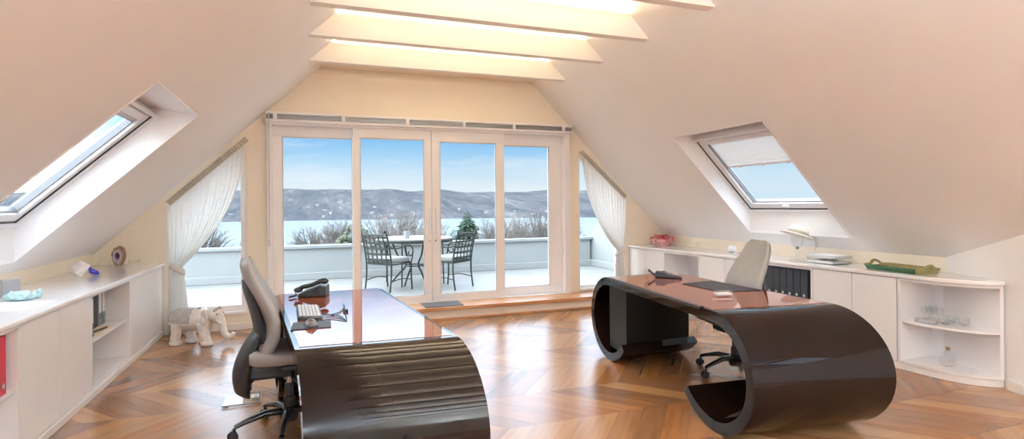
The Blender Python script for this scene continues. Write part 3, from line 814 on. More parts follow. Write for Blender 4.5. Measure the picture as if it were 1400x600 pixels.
# ------------------------------------------------------------------ left worktop and shelf items
root = empty('control_box', (-1.93, 4.83, WT), math.radians(35), 'upright silver box with a round button at the left end of the left worktop', 'device')
MB().box(-.05, .05, -.02, .02, 0, .125).build('box_body', 'greymetal', root, bevel=.004)
MB().lathe([(.0, -.003), (.009, -.003), (.008, .004), (0, .004)], (.0, -.021, .035), 14, Matrix.Rotation(PI/2, 3, 'X')).build('box_button', 'display', root, smooth=40)
def rockmesh(c, r, seed, sub=2, amp=.35):
    import bmesh
    bm = bmesh.new(); bmesh.ops.create_icosphere(bm, subdivisions=sub, radius=1)
    for v in bm.verts:
        d = noise.noise(v.co*1.7+Vector((seed, seed*2, 0)))
        v.co = v.co*(1+amp*d)
    vs = [(c[0]+v.co.x*r[0], c[1]+v.co.y*r[1], c[2]+v.co.z*r[2]) for v in bm.verts]; fs = [tuple(v.index for v in f.verts) for f in bm.faces]
    bm.free(); return vs, fs
o = MB().add(*rockmesh((0, 0, .03), (.085, .05, .033), 3.1, 2, .5)).build('crystal', 'turquoise', loc=(-1.80, 4.63, WT)); tag(o, 'pale turquoise crystal figure in front of the silver box', 'ornament')
MB().add(*rockmesh((.08, .05, .035), (.03, .03, .03), 5, 2, .5)).build('crystal_head', 'turquoise', o)
o = MB().prism([(-1.98, 4.12), (-1.60, 4.15), (-1.56, 4.50), (-1.95, 4.56)], WT, WT+.003).build('paper_sheet', 'paper'); tag(o, 'white sheet of paper at the near end of the left worktop', 'paper')
o = MB().add(*rockmesh((0, 0, .068), (.07, .055, .06), 8.3, 1, .6)).build('crystal_rock', 'rock', loc=(-1.90, 6.02, WT)); tag(o, 'faceted white rock crystal beside the blue glass piece on the left worktop', 'ornament')
root = empty('glass_bird', (-1.83, 6.12, WT), .5, 'small cobalt blue glass bird right of the white rock crystal', 'ornament')
MB().ell((0, 0, .03), (.045, .025, .022), mat=Matrix.Rotation(.5, 3, 'Y')).ell((.0, .01, .028), (.035, .02, .018)).build('bird_body', 'blueglass', root, smooth=60)
MB().ell((-.035, 0, .06), (.018, .016, .016)).build('bird_head', 'blueglass', root, smooth=60)
# geode
root = empty('amethyst_geode', (-1.87, 7.0, WT), math.radians(-5), 'standing amethyst geode slice with dark purple hollow on the left worktop', 'geode')
def blob(scale, seed, n=40):
    return [(scale*.058*(math.cos(2*PI*i/n))*(1+.16*noise.noise(Vector((math.cos(2*PI*i/n)*2, math.sin(2*PI*i/n)*2, seed)))), .105+scale*.105*math.sin(2*PI*i/n)*(1+.22*noise.noise(Vector((math.cos(2*PI*i/n)*2, math.sin(2*PI*i/n)*2, seed+5))))) for i in range(n)]
MB().prism(blob(1.0, 1), -.035, .03, 'Y').build('rind', 'geode', root, bevel=.008)
MB().prism(blob(.72, 2), -.041, -.03, 'Y').build('agate_ring', 'agate', root)
MB().prism(blob(.36, 3), -.046, -.038, 'Y').build('crystal_hollow', 'amethyst', root)
def bowl(name, loc, r, lab, h=None):
    h = h or r*1.1
    pr = [(0, 0), (r*.45, 0), (r*.4, r*.1), (r*.9, h*.45), (r, h), (r*.94, h), (r*.84, h*.48), (r*.3, h*.2), (0, h*.18)]
    o = MB().lathe(pr, (0, 0, 0), 28).build(name, 'glass', smooth=50, loc=loc); tag(o, lab, 'glass'); return o
def ballglass(loc, r, lab):
    o = MB().ell((0, 0, r*.98), (r, r*.55, r), 24, 14).build('glass_paperweight', 'glass', smooth=60, loc=loc); tag(o, lab, 'ornament')
    MB().box(-r*.5, r*.5, -r*.35, r*.35, 0, .012).build('foot', 'glass', o, bevel=.003); return o
ballglass((-1.86, 6.80, WT), .055, 'round clear glass paperweight in front of the geode')
bowl('glass_bowl', (-2.03, 6.75, WT), .055, 'small clear glass dish left of the geode, by the corner')
bowl('glass_bowl', (-1.72, 6.95, WT), .055, 'small clear glass dish right of the geode')

def binder(loc, rz, body, lab, group, w=.078, h=.318, labelmat='label', spine=True):
    """spine faces local -y"""
    root = empty('ring_binder', loc, rz, lab, 'binder', group)
    MB().box(0, w, 0, .285, 0, h).build('binder_cover', body, root, bevel=.003)
    if labelmat: MB().box(w*.14, w*.86, -.0015, .001, h*.34, h*.93).build('spine_label', labelmat, root)
    q = MB().lathe([(.011, -.002), (.014, -.002), (.014, .003), (.011, .003)], (w*.5, -.001, h*.16), 18, Matrix.Rotation(PI/2, 3, 'X')); q.build('finger_ring', 'chrome', root, smooth=40)
    MB().lathe([(0, -.001), (.011, -.001), (.011, .001), (0, .001)], (w*.5, -.001, h*.16), 18, Matrix.Rotation(PI/2, 3, 'X')).build('finger_hole', 'darklens', root)
    return root
SH = .4205
# left units: local x -> +Y, local y -> -X
for k, (y, lb) in enumerate(((5.055, 'marbled grey ring binder, first on the left of the open compartment'), (5.14, 'marbled grey ring binder, second from the left, touching the black box'))):
    binder((-1.565, y, SH), L, 'binder', lb, 'marbled binders in the left cabinet')
o = MB().box(0, .40, 0, .28, 0, .325).build('document_box', 'darkbox', bevel=.004, loc=(-1.66, 5.24, SH), rz=L); tag(o, 'black document box between marbled binders in the left cabinet', 'box')
MB().box(.17, .25, -.004, 0, .055, .08).build('name_plate', 'gold', o)
for k, (y, lb) in enumerate(((5.65, 'marbled grey ring binder just right of the black box'), (5.735, 'marbled grey ring binder, last on the right in the open compartment'))):
    binder((-1.66, y, SH), L, 'binder', lb, 'marbled binders in the left cabinet')
o = MB().prism([(-1.64, 5.28), (-1.535, 5.25), (-1.545, 5.62), (-1.65, 5.62)], SH, SH+.012).build('paper_stack', 'cream_paper'); tag(o, 'cream paper stack lying in front of the black box', 'paper')
o = MB().tube([(-1.60, 5.26, SH+.022), (-1.56, 5.44, SH+.022)], .008, 8).build('pen', 'black', smooth=40); tag(o, 'black pen lying on the cream papers', 'pen')
MB().tube([(-1.56, 5.44, SH+.022), (-1.553, 5.475, SH+.022)], .0085, 8).build('pen_cap', 'geode', o, smooth=40)
for k, (y, lb) in enumerate(((3.627, 'red ring binder second from the cabinet divider, cut by the photo edge'), (3.712, 'red ring binder nearest the grey divider at the far left'))):
    binder((-1.535, y, SH), L, 'red', lb, 'red binders in the left cabinet', labelmat=None)

# ------------------------------------------------------------------ right worktop items
# flower basket
root = empty('flower_arrangement', (4.93, 6.93, WT), 0, 'round arrangement of dark pink dried flowers in the far right corner', 'flowers')
rb = random.Random(3)
bk = MB(); bk.lathe([(0, 0), (.11, 0), (.15, .06), (.13, .09), (0, .10)], (0, 0, 0), 24); bk.build('basket', 'petal2', root, smooth=50)
for matn, n, zr_, rr in (('petal2', 26, (.03, .09), (.11, .17)), ('petal', 74, (.06, .145), (.02, .17))):
    m = MB()
    for i in range(n):
        a = rb.uniform(0, 2*PI); r = rb.uniform(*rr); z = rb.uniform(*zr_) - (.35*max(0, r-.12))
        for k in range(5):
            b = rb.uniform(0, 2*PI); t = rb.uniform(.3, 1.2)
            Mx = Matrix.Rotation(b, 3, 'Z') @ Matrix.Rotation(t, 3, 'Y')
            s_ = rb.uniform(.011, .019)
            m.ell((r*math.cos(a)+s_*.7*math.cos(b), r*math.sin(a)+s_*.7*math.sin(b), z+rb.uniform(0, .01)), (s_, s_*.8, s_*.22), 7, 4, Mx)
    m.build('blossoms', matn, root, smooth=60)
def tumbler(loc, lab, r=.028, h=.07):
    o = MB().lathe([(0, 0), (r*.8, 0), (r, h), (r*.92, h), (r*.72, .008), (0, .008)], (0, 0, 0), 20).build('drinking_glass', 'glass', smooth=40, loc=loc); tag(o, lab, 'glass'); return o
tumbler((5.0, 6.28, WT), 'small clear glass alone on the right worktop, right of the flowers', .03, .08)
def orb(loc, r, lab):
    o = MB().ell((0, 0, r*.95), (r, r, r), 20, 12).build('glass_ball', 'rock', smooth=60, loc=loc); tag(o, lab, 'ornament')
    MB().lathe([(r*.7, 0), (r*.75, .004), (r*.5, .012), (r*.3, .014)], (0, 0, 0), 18).build('ball_base', 'chrome', o, smooth=40); return o
orb((4.93, 5.50, WT), .05, 'left of two white glass balls on the right worktop behind the chair')
orb((5.03, 5.33, WT), .042, 'right of two white glass balls on the right worktop behind the chair')
o = MB().tube([(4.93, 5.42, WT+.01), (5.0, 5.30, WT+.012)], .005, 8).build('letter_opener', 'greymetal', smooth=40); tag(o, 'thin grey letter opener between the two white balls', 'letter opener')
# vase and hat
root = empty('glass_vase', (4.86, 4.46, WT), 0, 'tall clear glass goblet vase carrying the white hat', 'vase')
MB().lathe([(0, 0), (.075, 0), (.075, .006), (.02, .022), (.015, .06), (.028, .08), (.015, .10), (.018, .115), (.05, .16), (.058, .22), (.06, .26), (.056, .26), (.052, .2), (.03, .15), (0, .125)], (0, 0, 0), 28).build('goblet', 'glass', root, smooth=50)
MB().ell((0, 0, .135), (.017, .017, .017), 14, 8).build('metal_knob', 'greymetal', root, smooth=50)
R3 = (Matrix.Rotation(math.radians(18), 4, Vector((math.sin(.35), math.cos(.35), 0))))
hat = MB(); prof = [(.17, .0), (.171, .004), (.15, .012), (.105, .014), (.10, .03), (.098, .06), (.085, .085), (.055, .102), (.02, .108), (0, .109), (0, .103), (.05, .096), (.08, .079), (.091, .055), (.093, .02), (.095, .008), (.15, .006)]
hat.lathe(prof, (0, 0, 0), 40, R3.to_3x3())
o = hat.build('sun_hat', 'hat', smooth=60, loc=(4.86, 4.46, WT+.262)); tag(o, 'white straw sun hat with ivory ribbon on the glass vase', 'hat')
MB().lathe([(.1035, .014), (.1055, .014), (.1025, .048), (.1005, .048)], (0, 0, 0), 40, R3.to_3x3()).build('hat_ribbon', 'ribbon', o, smooth=50)
ep = R3 @ Vector((.11, -.03, .03))
for q, dx in enumerate((0, .02)):
    pp = spline([ep, ep+Vector((.035, -.01, .0)), ep+Vector((.065+dx, -.03, -.03)), ep+Vector((.075+dx, -.035, -.10)), ep+Vector((.068+dx, -.03, -.15+.03*q))], 5)
    rows = [[(p.x-.012, p.y-.008, p.z), (p.x+.012, p.y+.008, p.z)] for p in pp]
    rr = MB().grid(rows); ob = rr.build('ribbon_tail', 'ribbon', o, smooth=60); sm = ob.modifiers.new('s', 'SOLIDIFY'); sm.thickness = .002
# paper trays
root = empty('paper_tray', (4.93, 4.14, WT), math.radians(-92), 'two-tier clear acrylic letter tray stacked with white papers', 'letter tray')
for z in (0, .055):
    m = MB().box(-.17, .17, -.12, .12, z, z+.004); m.box(-.17, .17, .117, .12, z, z+.03); m.box(-.17, -.167, -.12, .12, z, z+.03); m.box(.167, .17, -.12, .12, z, z+.03)
    m.build('tray_tier', 'acrylic', root)
    p = MB()
    for k in range(5):
        a = (k*37 % 7-3)*.012; Mx = Matrix.Rotation(a, 4, 'Z') @ Matrix.Translation(((k % 3-1)*.012, -.01, 0)); p.box(-.155, .155, -.11, .11, z+.005+.005*k, z+.009+.005*k, Mx)
    p.build('papers', 'paper', root)
m = MB()
for x in (-.165, .165):
    for y in (-.115, .115): m.tube([(x, y, .004), (x, y, .06)], .004, 6)
m.build('tray_posts', 'acrylic', root)
# green tray
root = empty('serving_tray', (4.93, 3.42, WT), math.radians(-97), 'green serving tray with gilt inside and cut-out handles at the right worktop end', 'tray')
W2, D2, F = .235, .115, .025
def rim(a, b, name, mat, t=.006, lift=.045):
    pass
m = MB(); m.box(-W2, W2, -D2, D2, 0, .008)
for sgn in (-1, 1):
    m.hexa([(-W2, sgn*D2, 0), (W2, sgn*D2, 0), (W2, sgn*(D2-.006), .0), (-W2, sgn*(D2-.006), .0)], [(-W2-F*.6, sgn*(D2+F), .045), (W2+F*.6, sgn*(D2+F), .045), (W2+F*.6, sgn*(D2+F-.007), .045), (-W2-F*.6, sgn*(D2+F-.007), .045)])
m.build('tray_body', 'greenpaint', root)
MB().box(-W2+.004, W2-.004, -D2+.004, D2-.004, .008, .010).build('tray_inside', 'olive', root)
m = MB()
for sgn in (-1, 1):
    m.hexa([(-W2+.004, sgn*(D2-.009), .008), (W2-.004, sgn*(D2-.009), .008), (W2-.004, sgn*(D2-.006), .008), (-W2+.004, sgn*(D2-.006), .008)], [(-W2-F*.5, sgn*(D2+F-.011), .044), (W2+F*.5, sgn*(D2+F-.011), .044), (W2+F*.5, sgn*(D2+F-.008), .044), (-W2-F*.5, sgn*(D2+F-.008), .044)])
m.build('tray_lining', 'olive', root)
for sgn in (-1, 1):
    # end with a raised arch and a cut-out grip
    m = MB(); n = 12
    outer = [(-D2-F*.6, .045)] + [(-.07+.14*i/n, .048+.035*math.sin(PI*i/n)) for i in range(n+1)] + [(D2+F*.6, .045)]
    inner = [(-D2, 0)] + [(-.045+.09*i/n, .034+.028*math.sin(PI*i/n)) for i in range(n+1)] + [(D2, 0)]
    def E(y, z, t): return (sgn*(W2+F*.6*z/.045*1.2+t), y, z)
    for t0, t1 in ((0, .007),):
        for i in range(len(outer)-1):
            q = [outer[i], outer[i+1], inner[i+1], inner[i]]
            m.hexa([E(y, z, t0) for y, z in q], [E(y, z, t1) for y, z in q])
        q = [(-D2, 0), (-.045, .034), (.045, .034), (D2, 0)]
        m.hexa([E(y, z, t0) for y, z in q], [E(y, z, t1) for y, z in q])
    m.build('tray_handle', 'olive', root)

# dark files in the open compartment
for k in range(6):
    p = rp(4.72-.085*k); z = .0805
    r_ = binder((p.x+.05, p.y, SH+.0105), RZ, 'darkfile', 'dark upright file in the open cabinet right of the chair back', 'dark files in the right cabinet', w=.08, h=.31, labelmat=None)

# corner unit contents
SG = .4205
def stem(loc, lab):
    o = MB().lathe([(0, 0), (.026, 0), (.024, .004), (.004, .008), (.004, .042), (.018, .055), (.027, .085), (.025, .11), (.0235, .11), (.025, .085), (.016, .058), (0, .05)], (0, 0, 0), 18).build('wine_glass', 'glass', smooth=50, loc=loc)
    return tag(o, lab, 'glass', 'stemmed glasses on the corner shelf')
for k, (x, y) in enumerate(((4.93, 3.22), (4.99, 3.23), (4.90, 3.16), (4.96, 3.165), (5.02, 3.16), (5.05, 3.23), (4.93, 3.10))):
    stem((x, y, SG), 'clear stemmed glass standing among the glasses at the back of the corner shelf')
def low_bowl(loc, lab):
    o = MB().lathe([(0, 0), (.018, 0), (.02, .004), (.036, .02), (.039, .045), (.033, .06), (.031, .06), (.037, .044), (.033, .02), (0, .008)], (0, 0, 0), 20).build('tumbler', 'glass', smooth=50, loc=loc); return tag(o, lab, 'glass')
low_bowl((4.92, 3.02, SG), 'low round tumbler, left one in the front row on the corner shelf')
low_bowl((4.985, 3.04, SG), 'low round tumbler, middle one in the front row on the corner shelf')
low_bowl((4.965, 2.94, SG), 'low round tumbler at the right end of the corner shelf')
root = empty('acrylic_tray', (4.82, 3.13, SG), math.radians(-75), 'small clear acrylic tray at the left end of the corner shelf', 'tray')
m = MB().box(-.075, .075, -.045, .045, 0, .004); m.box(-.075, .075, -.045, -.042, 0, .03); m.box(-.075, .075, .042, .045, 0, .03); m.box(-.075, -.072, -.045, .045, 0, .03); m.box(.072, .075, -.045, .045, 0, .03)
m.build('tray_box', 'acrylic', root)
MB().box(-.055, .055, -.03, .03, .0045, .012).build('tray_cards', 'paper', root)
o = MB().lathe([(0, 0), (.028, 0), (.032, .005), (.028, .011), (0, .012)], (0, 0, 0), 20).build('silver_dish', 'greymetal', smooth=40, loc=(4.885, 3.03, SG)); tag(o, 'small dark silver dish beside the acrylic tray on the corner shelf', 'dish')
root = empty('glass_decanter', (4.90, 3.02, CZ0+.0205), math.radians(-20), 'clear glass decanter with dark stopper on the bottom of the corner cabinet', 'decanter')
bt = MB(); q = []
for z, w, d in ((0, .042, .022), (.004, .05, .028), (.03, .056, .031), (.08, .056, .031), (.105, .045, .026), (.118, .018, .018), (.13, .013, .013)):
    q.append([(math.copysign(abs(math.cos(t))**.5, math.cos(t))*w, math.copysign(abs(math.sin(t))**.5, math.sin(t))*d, z) for t in [2*PI*j/24 for j in range(24)]])
bt.grid(q, closed_u=True); bt.f.append(tuple(range(24))); bt.f.append(tuple(6*24+j for j in range(24)))
bt.build('decanter_body', 'glass', root, smooth=45)
MB().box(-.026, .026, -.034, -.030, .03, .085).build('decanter_panel', 'glass', root, bevel=.003)
MB().lathe([(.010, .128), (.014, .134), (.018, .146), (.014, .155), (0, .158)], (0, 0, 0), 16).build('stopper', 'geode', root, smooth=40)

# ------------------------------------------------------------------ floor items
root = empty('bathroom_scale', (-.445, 4.53, 0), math.radians(0), 'flat glass bathroom scale with white display on the floor by the left chair', 'scale')
MB().prism([(-.125, -.125), (.125, -.125), (.115, .12), (-.125, .14)], .010, .017).build('scale_plate', 'acrylic', root)
m = MB()
for x in (-.10, .10):
    for y in (-.10, .10): m.lathe([(0, 0), (.014, 0), (.014, .0098), (0, .0098)], (x, y, 0), 12)
m.build('scale_feet', 'chrome', root)
m = MB(); e = .003
for a, b in (((-.125, -.125), (.125, -.125)), ((.125, -.125), (.115, .12)), ((.115, .12), (-.125, .14)), ((-.125, .14), (-.125, -.125))):
    m.tube([(a[0], a[1], .0135), (b[0], b[1], .0135)], .0035, 6)
m.build('scale_rim', 'greymetal', root)
MB().box(.055, .105, -.02, .05, .017, .020).build('scale_display', 'display', root)
MB().box(.068, .092, .0, .03, .020, .0212).build('scale_screen', 'greymetal', root)

# elephant
root = empty('elephant_figurine', (-1.10, 6.60, 0), math.radians(-24), 'white ceramic elephant figurine with grey saddle cloth by the curtain', 'figurine')
m = MB()
m.ell((-.02, 0, .255), (.185, .118, .118), 24, 14); m.ell((-.13, 0, .245), (.10, .112, .118), 20, 12); m.ell((.10, 0, .262), (.10, .105, .115), 20, 12)
m.ell((.215, 0, .315), (.082, .078, .088), 20, 12); m.ell((.235, 0, .365), (.05, .055, .035), 16, 10); m.ell((.255, 0, .27), (.055, .05, .06), 16, 10)
m.tube(spline([(.255, 0, .30), (.29, 0, .235), (.305, 0, .17), (.33, 0, .105), (.375, 0, .082), (.41, 0, .098), (.418, 0, .125)], 6), [.046-.026*i/36 for i in range(37)], 14)
for (x, y, fx, r) in ((.125, -.062, .165, .05), (.105, .062, .06, .048), (-.15, -.062, -.17, .052), (-.13, .062, -.08, .05)):
    m.tube(spline([(x, y, .23), (x*.8+fx*.2, y, .15), (fx, y, .06), (fx, y, .012)], 4), [r*1.15-.012*min(1, i/8)+(.012 if i > 9 else 0) for i in range(13)], 14)
    m.lathe([(0, .001), (r*1.08, .001), (r*1.1, .015), (r*.95, .035), (0, .035)], (fx+.008, y, 0), 16)
for sgn in (-1, 1):   # ears, tusk sockets
    Rm = Matrix.Rotation(sgn*.45, 3, 'Z')
    m.ell((.165, sgn*.095, .30), (.062, .014, .075), 16, 10, Rm); m.ell((.15, sgn*.105, .255), (.04, .012, .05), 14, 8, Rm)
    m.tube([(.27, sgn*.038, .25), (.30, sgn*.045, .225), (.325, sgn*.045, .225)], [.014, .011, .007], 8)
m.tube(spline([(-.22, 0, .30), (-.245, 0, .25), (-.24, .01, .18), (-.235, .01, .14)], 4), [.014-.0007*i for i in range(13)], 8)
eo = m.build('elephant_body', 'ceramic', root, smooth=180)
rm = eo.modifiers.new('r', 'REMESH'); rm.mode = 'VOXEL'; rm.voxel_size = .0055; rm.use_smooth_shade = True
sm = eo.modifiers.new('s', 'SMOOTH'); sm.iterations = 4; sm.factor = .5
# saddle cloth: a shell over the back
rows = []
for i in range(15):
    t = i/14; x = -.235+.27*t
    rx = math.sqrt(max(0, 1-((x+.02)/.235)**2))
    row = []
    for j in range(25):
        a = PI*(-.06+1.12*j/24); y = math.cos(a); z = math.sin(a)
        row.append((x, (.124*rx**.6+.006)*y, .25+(.128*rx**.5+.006)*z if z > -.3 else .25+.128*z))
    rows.append(row)
sc_ = MB().grid(rows).build('saddle_cloth', 'blanket', root, smooth=60); q = sc_.modifiers.new('s', 'SOLIDIFY'); q.thickness = .008; q.offset = 0
m = MB()
for j in (0, 24): m.tube([rows[i][j] for i in range(15)], .008, 8)
m.tube(rows[-1], .008, 8); m.build('cloth_border', 'ceramic', root, smooth=60)
m = MB()
for k in range(7):
    a = -1.2+.4*k; m.ell((.275-.02*abs(a), .06*math.sin(a), .35+.03*math.cos(a)), (.015, .015, .018), 10, 6)
m.build('head_ornament', 'blanket', root, smooth=60)
m = MB()
for sgn in (-1, 1): m.ell((.277, sgn*.058, .322), (.007, .006, .007), 8, 6)
m.build('eyes', 'darklens', root, smooth=60)

# ------------------------------------------------------------------ curtains
def curtain(label, top0, top1, side, tie, tie_w, bot0, bot1, folds, y0=7.10):
    """top0 (outer low end) .. top1 (inner high end); tie=(x,z); everything in front of the gable wall"""
    root = empty('curtain', ((top0[0]+top1[0])/2, y0, 0), 0, label, 'curtain', None)
    ox = root.location.x
    NU = 150; NV = 44; rows = []
    for v in range(NV+1):
        row = []; t = v/NV
        for u in range(NU+1):
            s = u/NU
            T = Vector((top0[0]+(top1[0]-top0[0])*s, 0, top0[1]+(top1[1]-top0[1])*s))
            K = Vector((tie[0]+side*tie_w*(s-.5), 0, tie[1]+.05*s))
            Bt = Vector((bot0+(bot1-bot0)*s, 0, .015))
            if t < .62:
                q = t/.62
                P0 = T; P1 = T + Vector((0, 0, -.30-(T.z-K.z)*.30)); P2 = K + Vector(((T.x-K.x)*.42, 0, (T.z-K.z)*.20)); P3 = K
                p = P0*(1-q)**3 + P1*3*q*(1-q)**2 + P2*3*q*q*(1-q) + P3*q**3
            else:
                q = (t-.62)/.38; e = q**.6
                p = Vector((K.x+(Bt.x-K.x)*e, 0, K.z+(Bt.z-K.z)*q))
            ph = s*folds*2*PI
            q1 = abs(t-.62)
            squeeze = .35 + .65*min(1, q1/.12)
            amp = (.010 + .012*min(1, t*2.2))*squeeze
            y = amp*math.sin(ph + .7*math.sin(3.1*t+s*4)) + .4*amp*math.sin(ph*.37+2*t)
            if t < .035: y = .010*math.sin(ph*2.2)
            bulge = -.03*(1-min(1, q1/.1))
            row.append((p.x-ox, y+bulge, p.z))
        rows.append(row)
    c = MB().grid(rows).build('curtain_cloth', 'curtain', root, smooth=120)
    # heading tape with gathers
    d = Vector((top1[0]-top0[0], 0, top1[1]-top0[1])); n = 120; rows = []
    nrm = Vector((-d.z, 0, d.x)).normalized()*(1 if d.x > 0 else -1)
    for v, off in enumerate((.004, -.016, -.04, -.058)):
        rows.append([((Vector((top0[0]-ox, 0, top0[1])) + d*(i/n) + nrm*off)[0], -.014+.010*math.sin(i*1.7)+.004*math.sin(i*.9), (Vector((top0[0]-ox, 0, top0[1])) + d*(i/n) + nrm*off)[2]) for i in range(n+1)])
    h = MB().grid(rows).build('curtain_heading', 'ribbon', root, smooth=120); k = h.modifiers.new('s', 'SOLIDIFY'); k.thickness = .004
    # tieback: flat band wrapping the waist
    rows = []; aw = tie_w*.55+.02; cx = tie[0]-ox
    for i in range(33):
        a = 2*PI*i/32; x = cx+aw*math.cos(a); yy = -.012+.052*math.sin(a); zc = tie[1]+.03 + side*(-.55)*(x-cx)
        rows.append([(x, yy, zc-.032), (x, yy*1.08, zc), (x, yy, zc+.032)])
    b = MB().grid(rows).build('tieback', 'curtain', root, smooth=80); k = b.modifiers.new('s', 'SOLIDIFY'); k.thickness = .006
    # loop end fixed to the hook
    hk = (-1.45 if side > 0 else 4.40)-ox
    MB().tube([(cx-side*aw*.8, -.02, tie[1]+.06), (hk, .06, tie[1]+.11)], [.022, .012], 8, flat=.35).build('tieback_loop', 'curtain', root, smooth=60)
    # rod behind the heading
    return root
curtain('ivory curtain on the slanted left side window, tied back to the left', (-1.45, 1.49), (-.655, 2.235), 1, (-1.345, .715), .10, -1.475, -1.23, 15)
curtain('ivory curtain on the slanted right side window, tied back to the right', (4.43, 1.545), (3.705, 2.195), -1, (4.295, .70), .09, 4.42, 4.22, 14)

# ------------------------------------------------------------------ terrace
TZ = .12
o = MB().box(-6, 7.0, 7.48, 10.8, TZ-.2, TZ).build('terrace_floor', 'terrace'); struct(o)
root = empty('parapet', (.5, 10.6, TZ), 0, 'low white terrace parapet with grey metal cap, lake beyond it', 'parapet')
MB().box(-6.5, 5.20, 0, .2, 0, .56).build('parapet_wall', 'parapet', root)
MB().box(-6.5, 5.20, -.06, 0, 0, .13).build('parapet_kerb', 'parapet', root, bevel=.01)
MB().box(-6.5, 5.25, -.05, .25, .56, .61).build('parapet_cap', 'alu', root, bevel=.004)
root = empty('terrace_side_wall', (5.75, 9.1, TZ), 0, 'white sloping wall closing the terrace beyond the right side window', 'wall')
m = MB(); m.prism([(7.48-9.1, -.15), (10.75-9.1, -.15), (10.75-9.1, .55), (9.9-9.1, 1.3), (7.48-9.1, 3.0)], -.0, .25, 'X'); m.build('side_wall_face', 'parapet', root)
MB().box(-.06, 0, -1.6, 1.5, 0, .13).build('side_wall_kerb', 'parapet', root, bevel=.01)

# wrought iron armchairs
def iron_chair(loc, rz, label):
    root = empty('garden_armchair', loc, rz, label, 'garden chair', 'wrought iron chairs on the terrace')
    W = .26
    fr = MB()
    for s in (-1, 1):
        fr.tube(spline([(-.25, s*W, 0), (-.22, s*W, .2), (-.215, s*W, .42), (-.25, s*W, .65), (-.31, s*W, .88), (-.35, s*W, .93), (-.37, s*W, .90)], 4), .013, 8)
    fr.tube([(-.30, -W, .86), (-.315, 0, .875), (-.30, W, .86)], .012, 8); fr.tube([(-.215, -W, .44), (-.215, W, .44)], .012, 8)
    fr.build('back_frame', 'iron', root, smooth=50)
    st = MB()
    for k in range(5):
        z = .49+.085*k; x = -.222-.28*max(0, z-.45)**1.4
        st.tube([(x, -W, z), (x-.03, 0, z), (x, W, z)], .004, 6, flat=4.5)
    for k in range(5):
        y = -W*.72+W*.36*k; st.tube([(-.235, y, .44), (-.262, y, .65), (-.33, y, .865)], .017, 6, flat=.25)
    st.build('back_straps', 'iron', root, smooth=50)
    for s in (-1, 1):
        MB().tube(spline([(.24, s*W, 0), (.225, s*W, .2), (.22, s*W, .42)], 4), .013, 8).build('leg', 'iron', root, smooth=50)
        ar = [(-.26, s*W, .68), (-.1, s*(W+.02), .66), (.08, s*(W+.02), .70), (.20, s*(W+.02), .68), (.245, s*(W+.02), .60), (.20, s*(W+.02), .53), (.14, s*(W+.02), .55), (.15, s*(W+.02), .60)]
        MB().tube(spline(ar, 5), .011, 8).tube(spline([(.245, s*(W+.02), .60), (.25, s*W, .5), (.22, s*W, .42)], 4), .011, 8).build('armrest', 'iron', root, smooth=50)
        MB().tube(spline([(-.235, s*W, .16), (0, s*W, .19), (.228, s*W, .16)], 4), .008, 6).build('stretcher', 'iron', root, smooth=50)
    m = MB().tube([(-.215, -W, .42), (.22, -W, .42), (.22, W, .42), (-.215, W, .42), (-.215, -W, .42)], .012, 8)
    for k in range(5): m.tube([(-.2, -W*.8+W*.4*k, .42), (.21, -W*.8+W*.4*k, .42)], .012, 6, flat=.3)
    m.build('seat_frame', 'iron', root, smooth=50)
    cu = MB().box(-.2, .22, -.24, .24, .435, .515); c = cu.build('seat_cushion', 'cushion', root, bevel=.03, seg=4)
    return root
iron_chair((1.20, 8.78, TZ), math.radians(38), 'wrought iron garden chair with white cushion, left of the terrace table')
iron_chair((2.16, 8.66, TZ), math.radians(132), 'wrought iron garden chair with white cushion, right of the terrace table')
root = empty('garden_table', (1.72, 9.42, TZ), 0, 'round terrace table with white top and dark iron legs', 'garden table')
MB().lathe([(0, .735), (.62, .735), (.64, .745), (.64, .765), (.62, .772), (0, .772)], (0, 0, 0), 48).build('table_top', 'cushion', root, smooth=30)
MB().lathe([(.60, .70), (.645, .70), (.645, .742), (.60, .742)], (0, 0, 0), 48).build('table_rim', 'iron', root, smooth=30)
for k in range(4):
    a = PI/4+k*PI/2+.2; c, s = math.cos(a), math.sin(a)
    MB().tube(spline([(c*.42, s*.42, .70), (c*.30, s*.30, .45), (c*.16, s*.16, .30), (c*.30, s*.30, .14), (c*.42, s*.42, .0)], 5), .016, 8).tube([(c*.50, s*.50, .7), (c*.52, s*.52, 0)], .012, 8).build('leg', 'iron', root, smooth=50)
m = MB(); m.tube([(.17*math.cos(t), .17*math.sin(t), .30) for t in [2*PI*k/24 for k in range(25)]], .011, 6); m.build('leg_ring', 'iron', root, smooth=50)
o = MB().lathe([(0, 0), (.045, 0), (.05, .11), (.045, .115), (.04, .02), (0, .02)], (0, 0, 0), 20).build('flower_pot', 'cushion', smooth=40, loc=(1.55, 9.2, TZ+.774)); tag(o, 'small white pot on the terrace table', 'pot')
MB().lathe([(0, .09), (.042, .09), (.042, .1), (0, .1)], (0, 0, 0), 16).build('pot_soil', 'meadow', o)

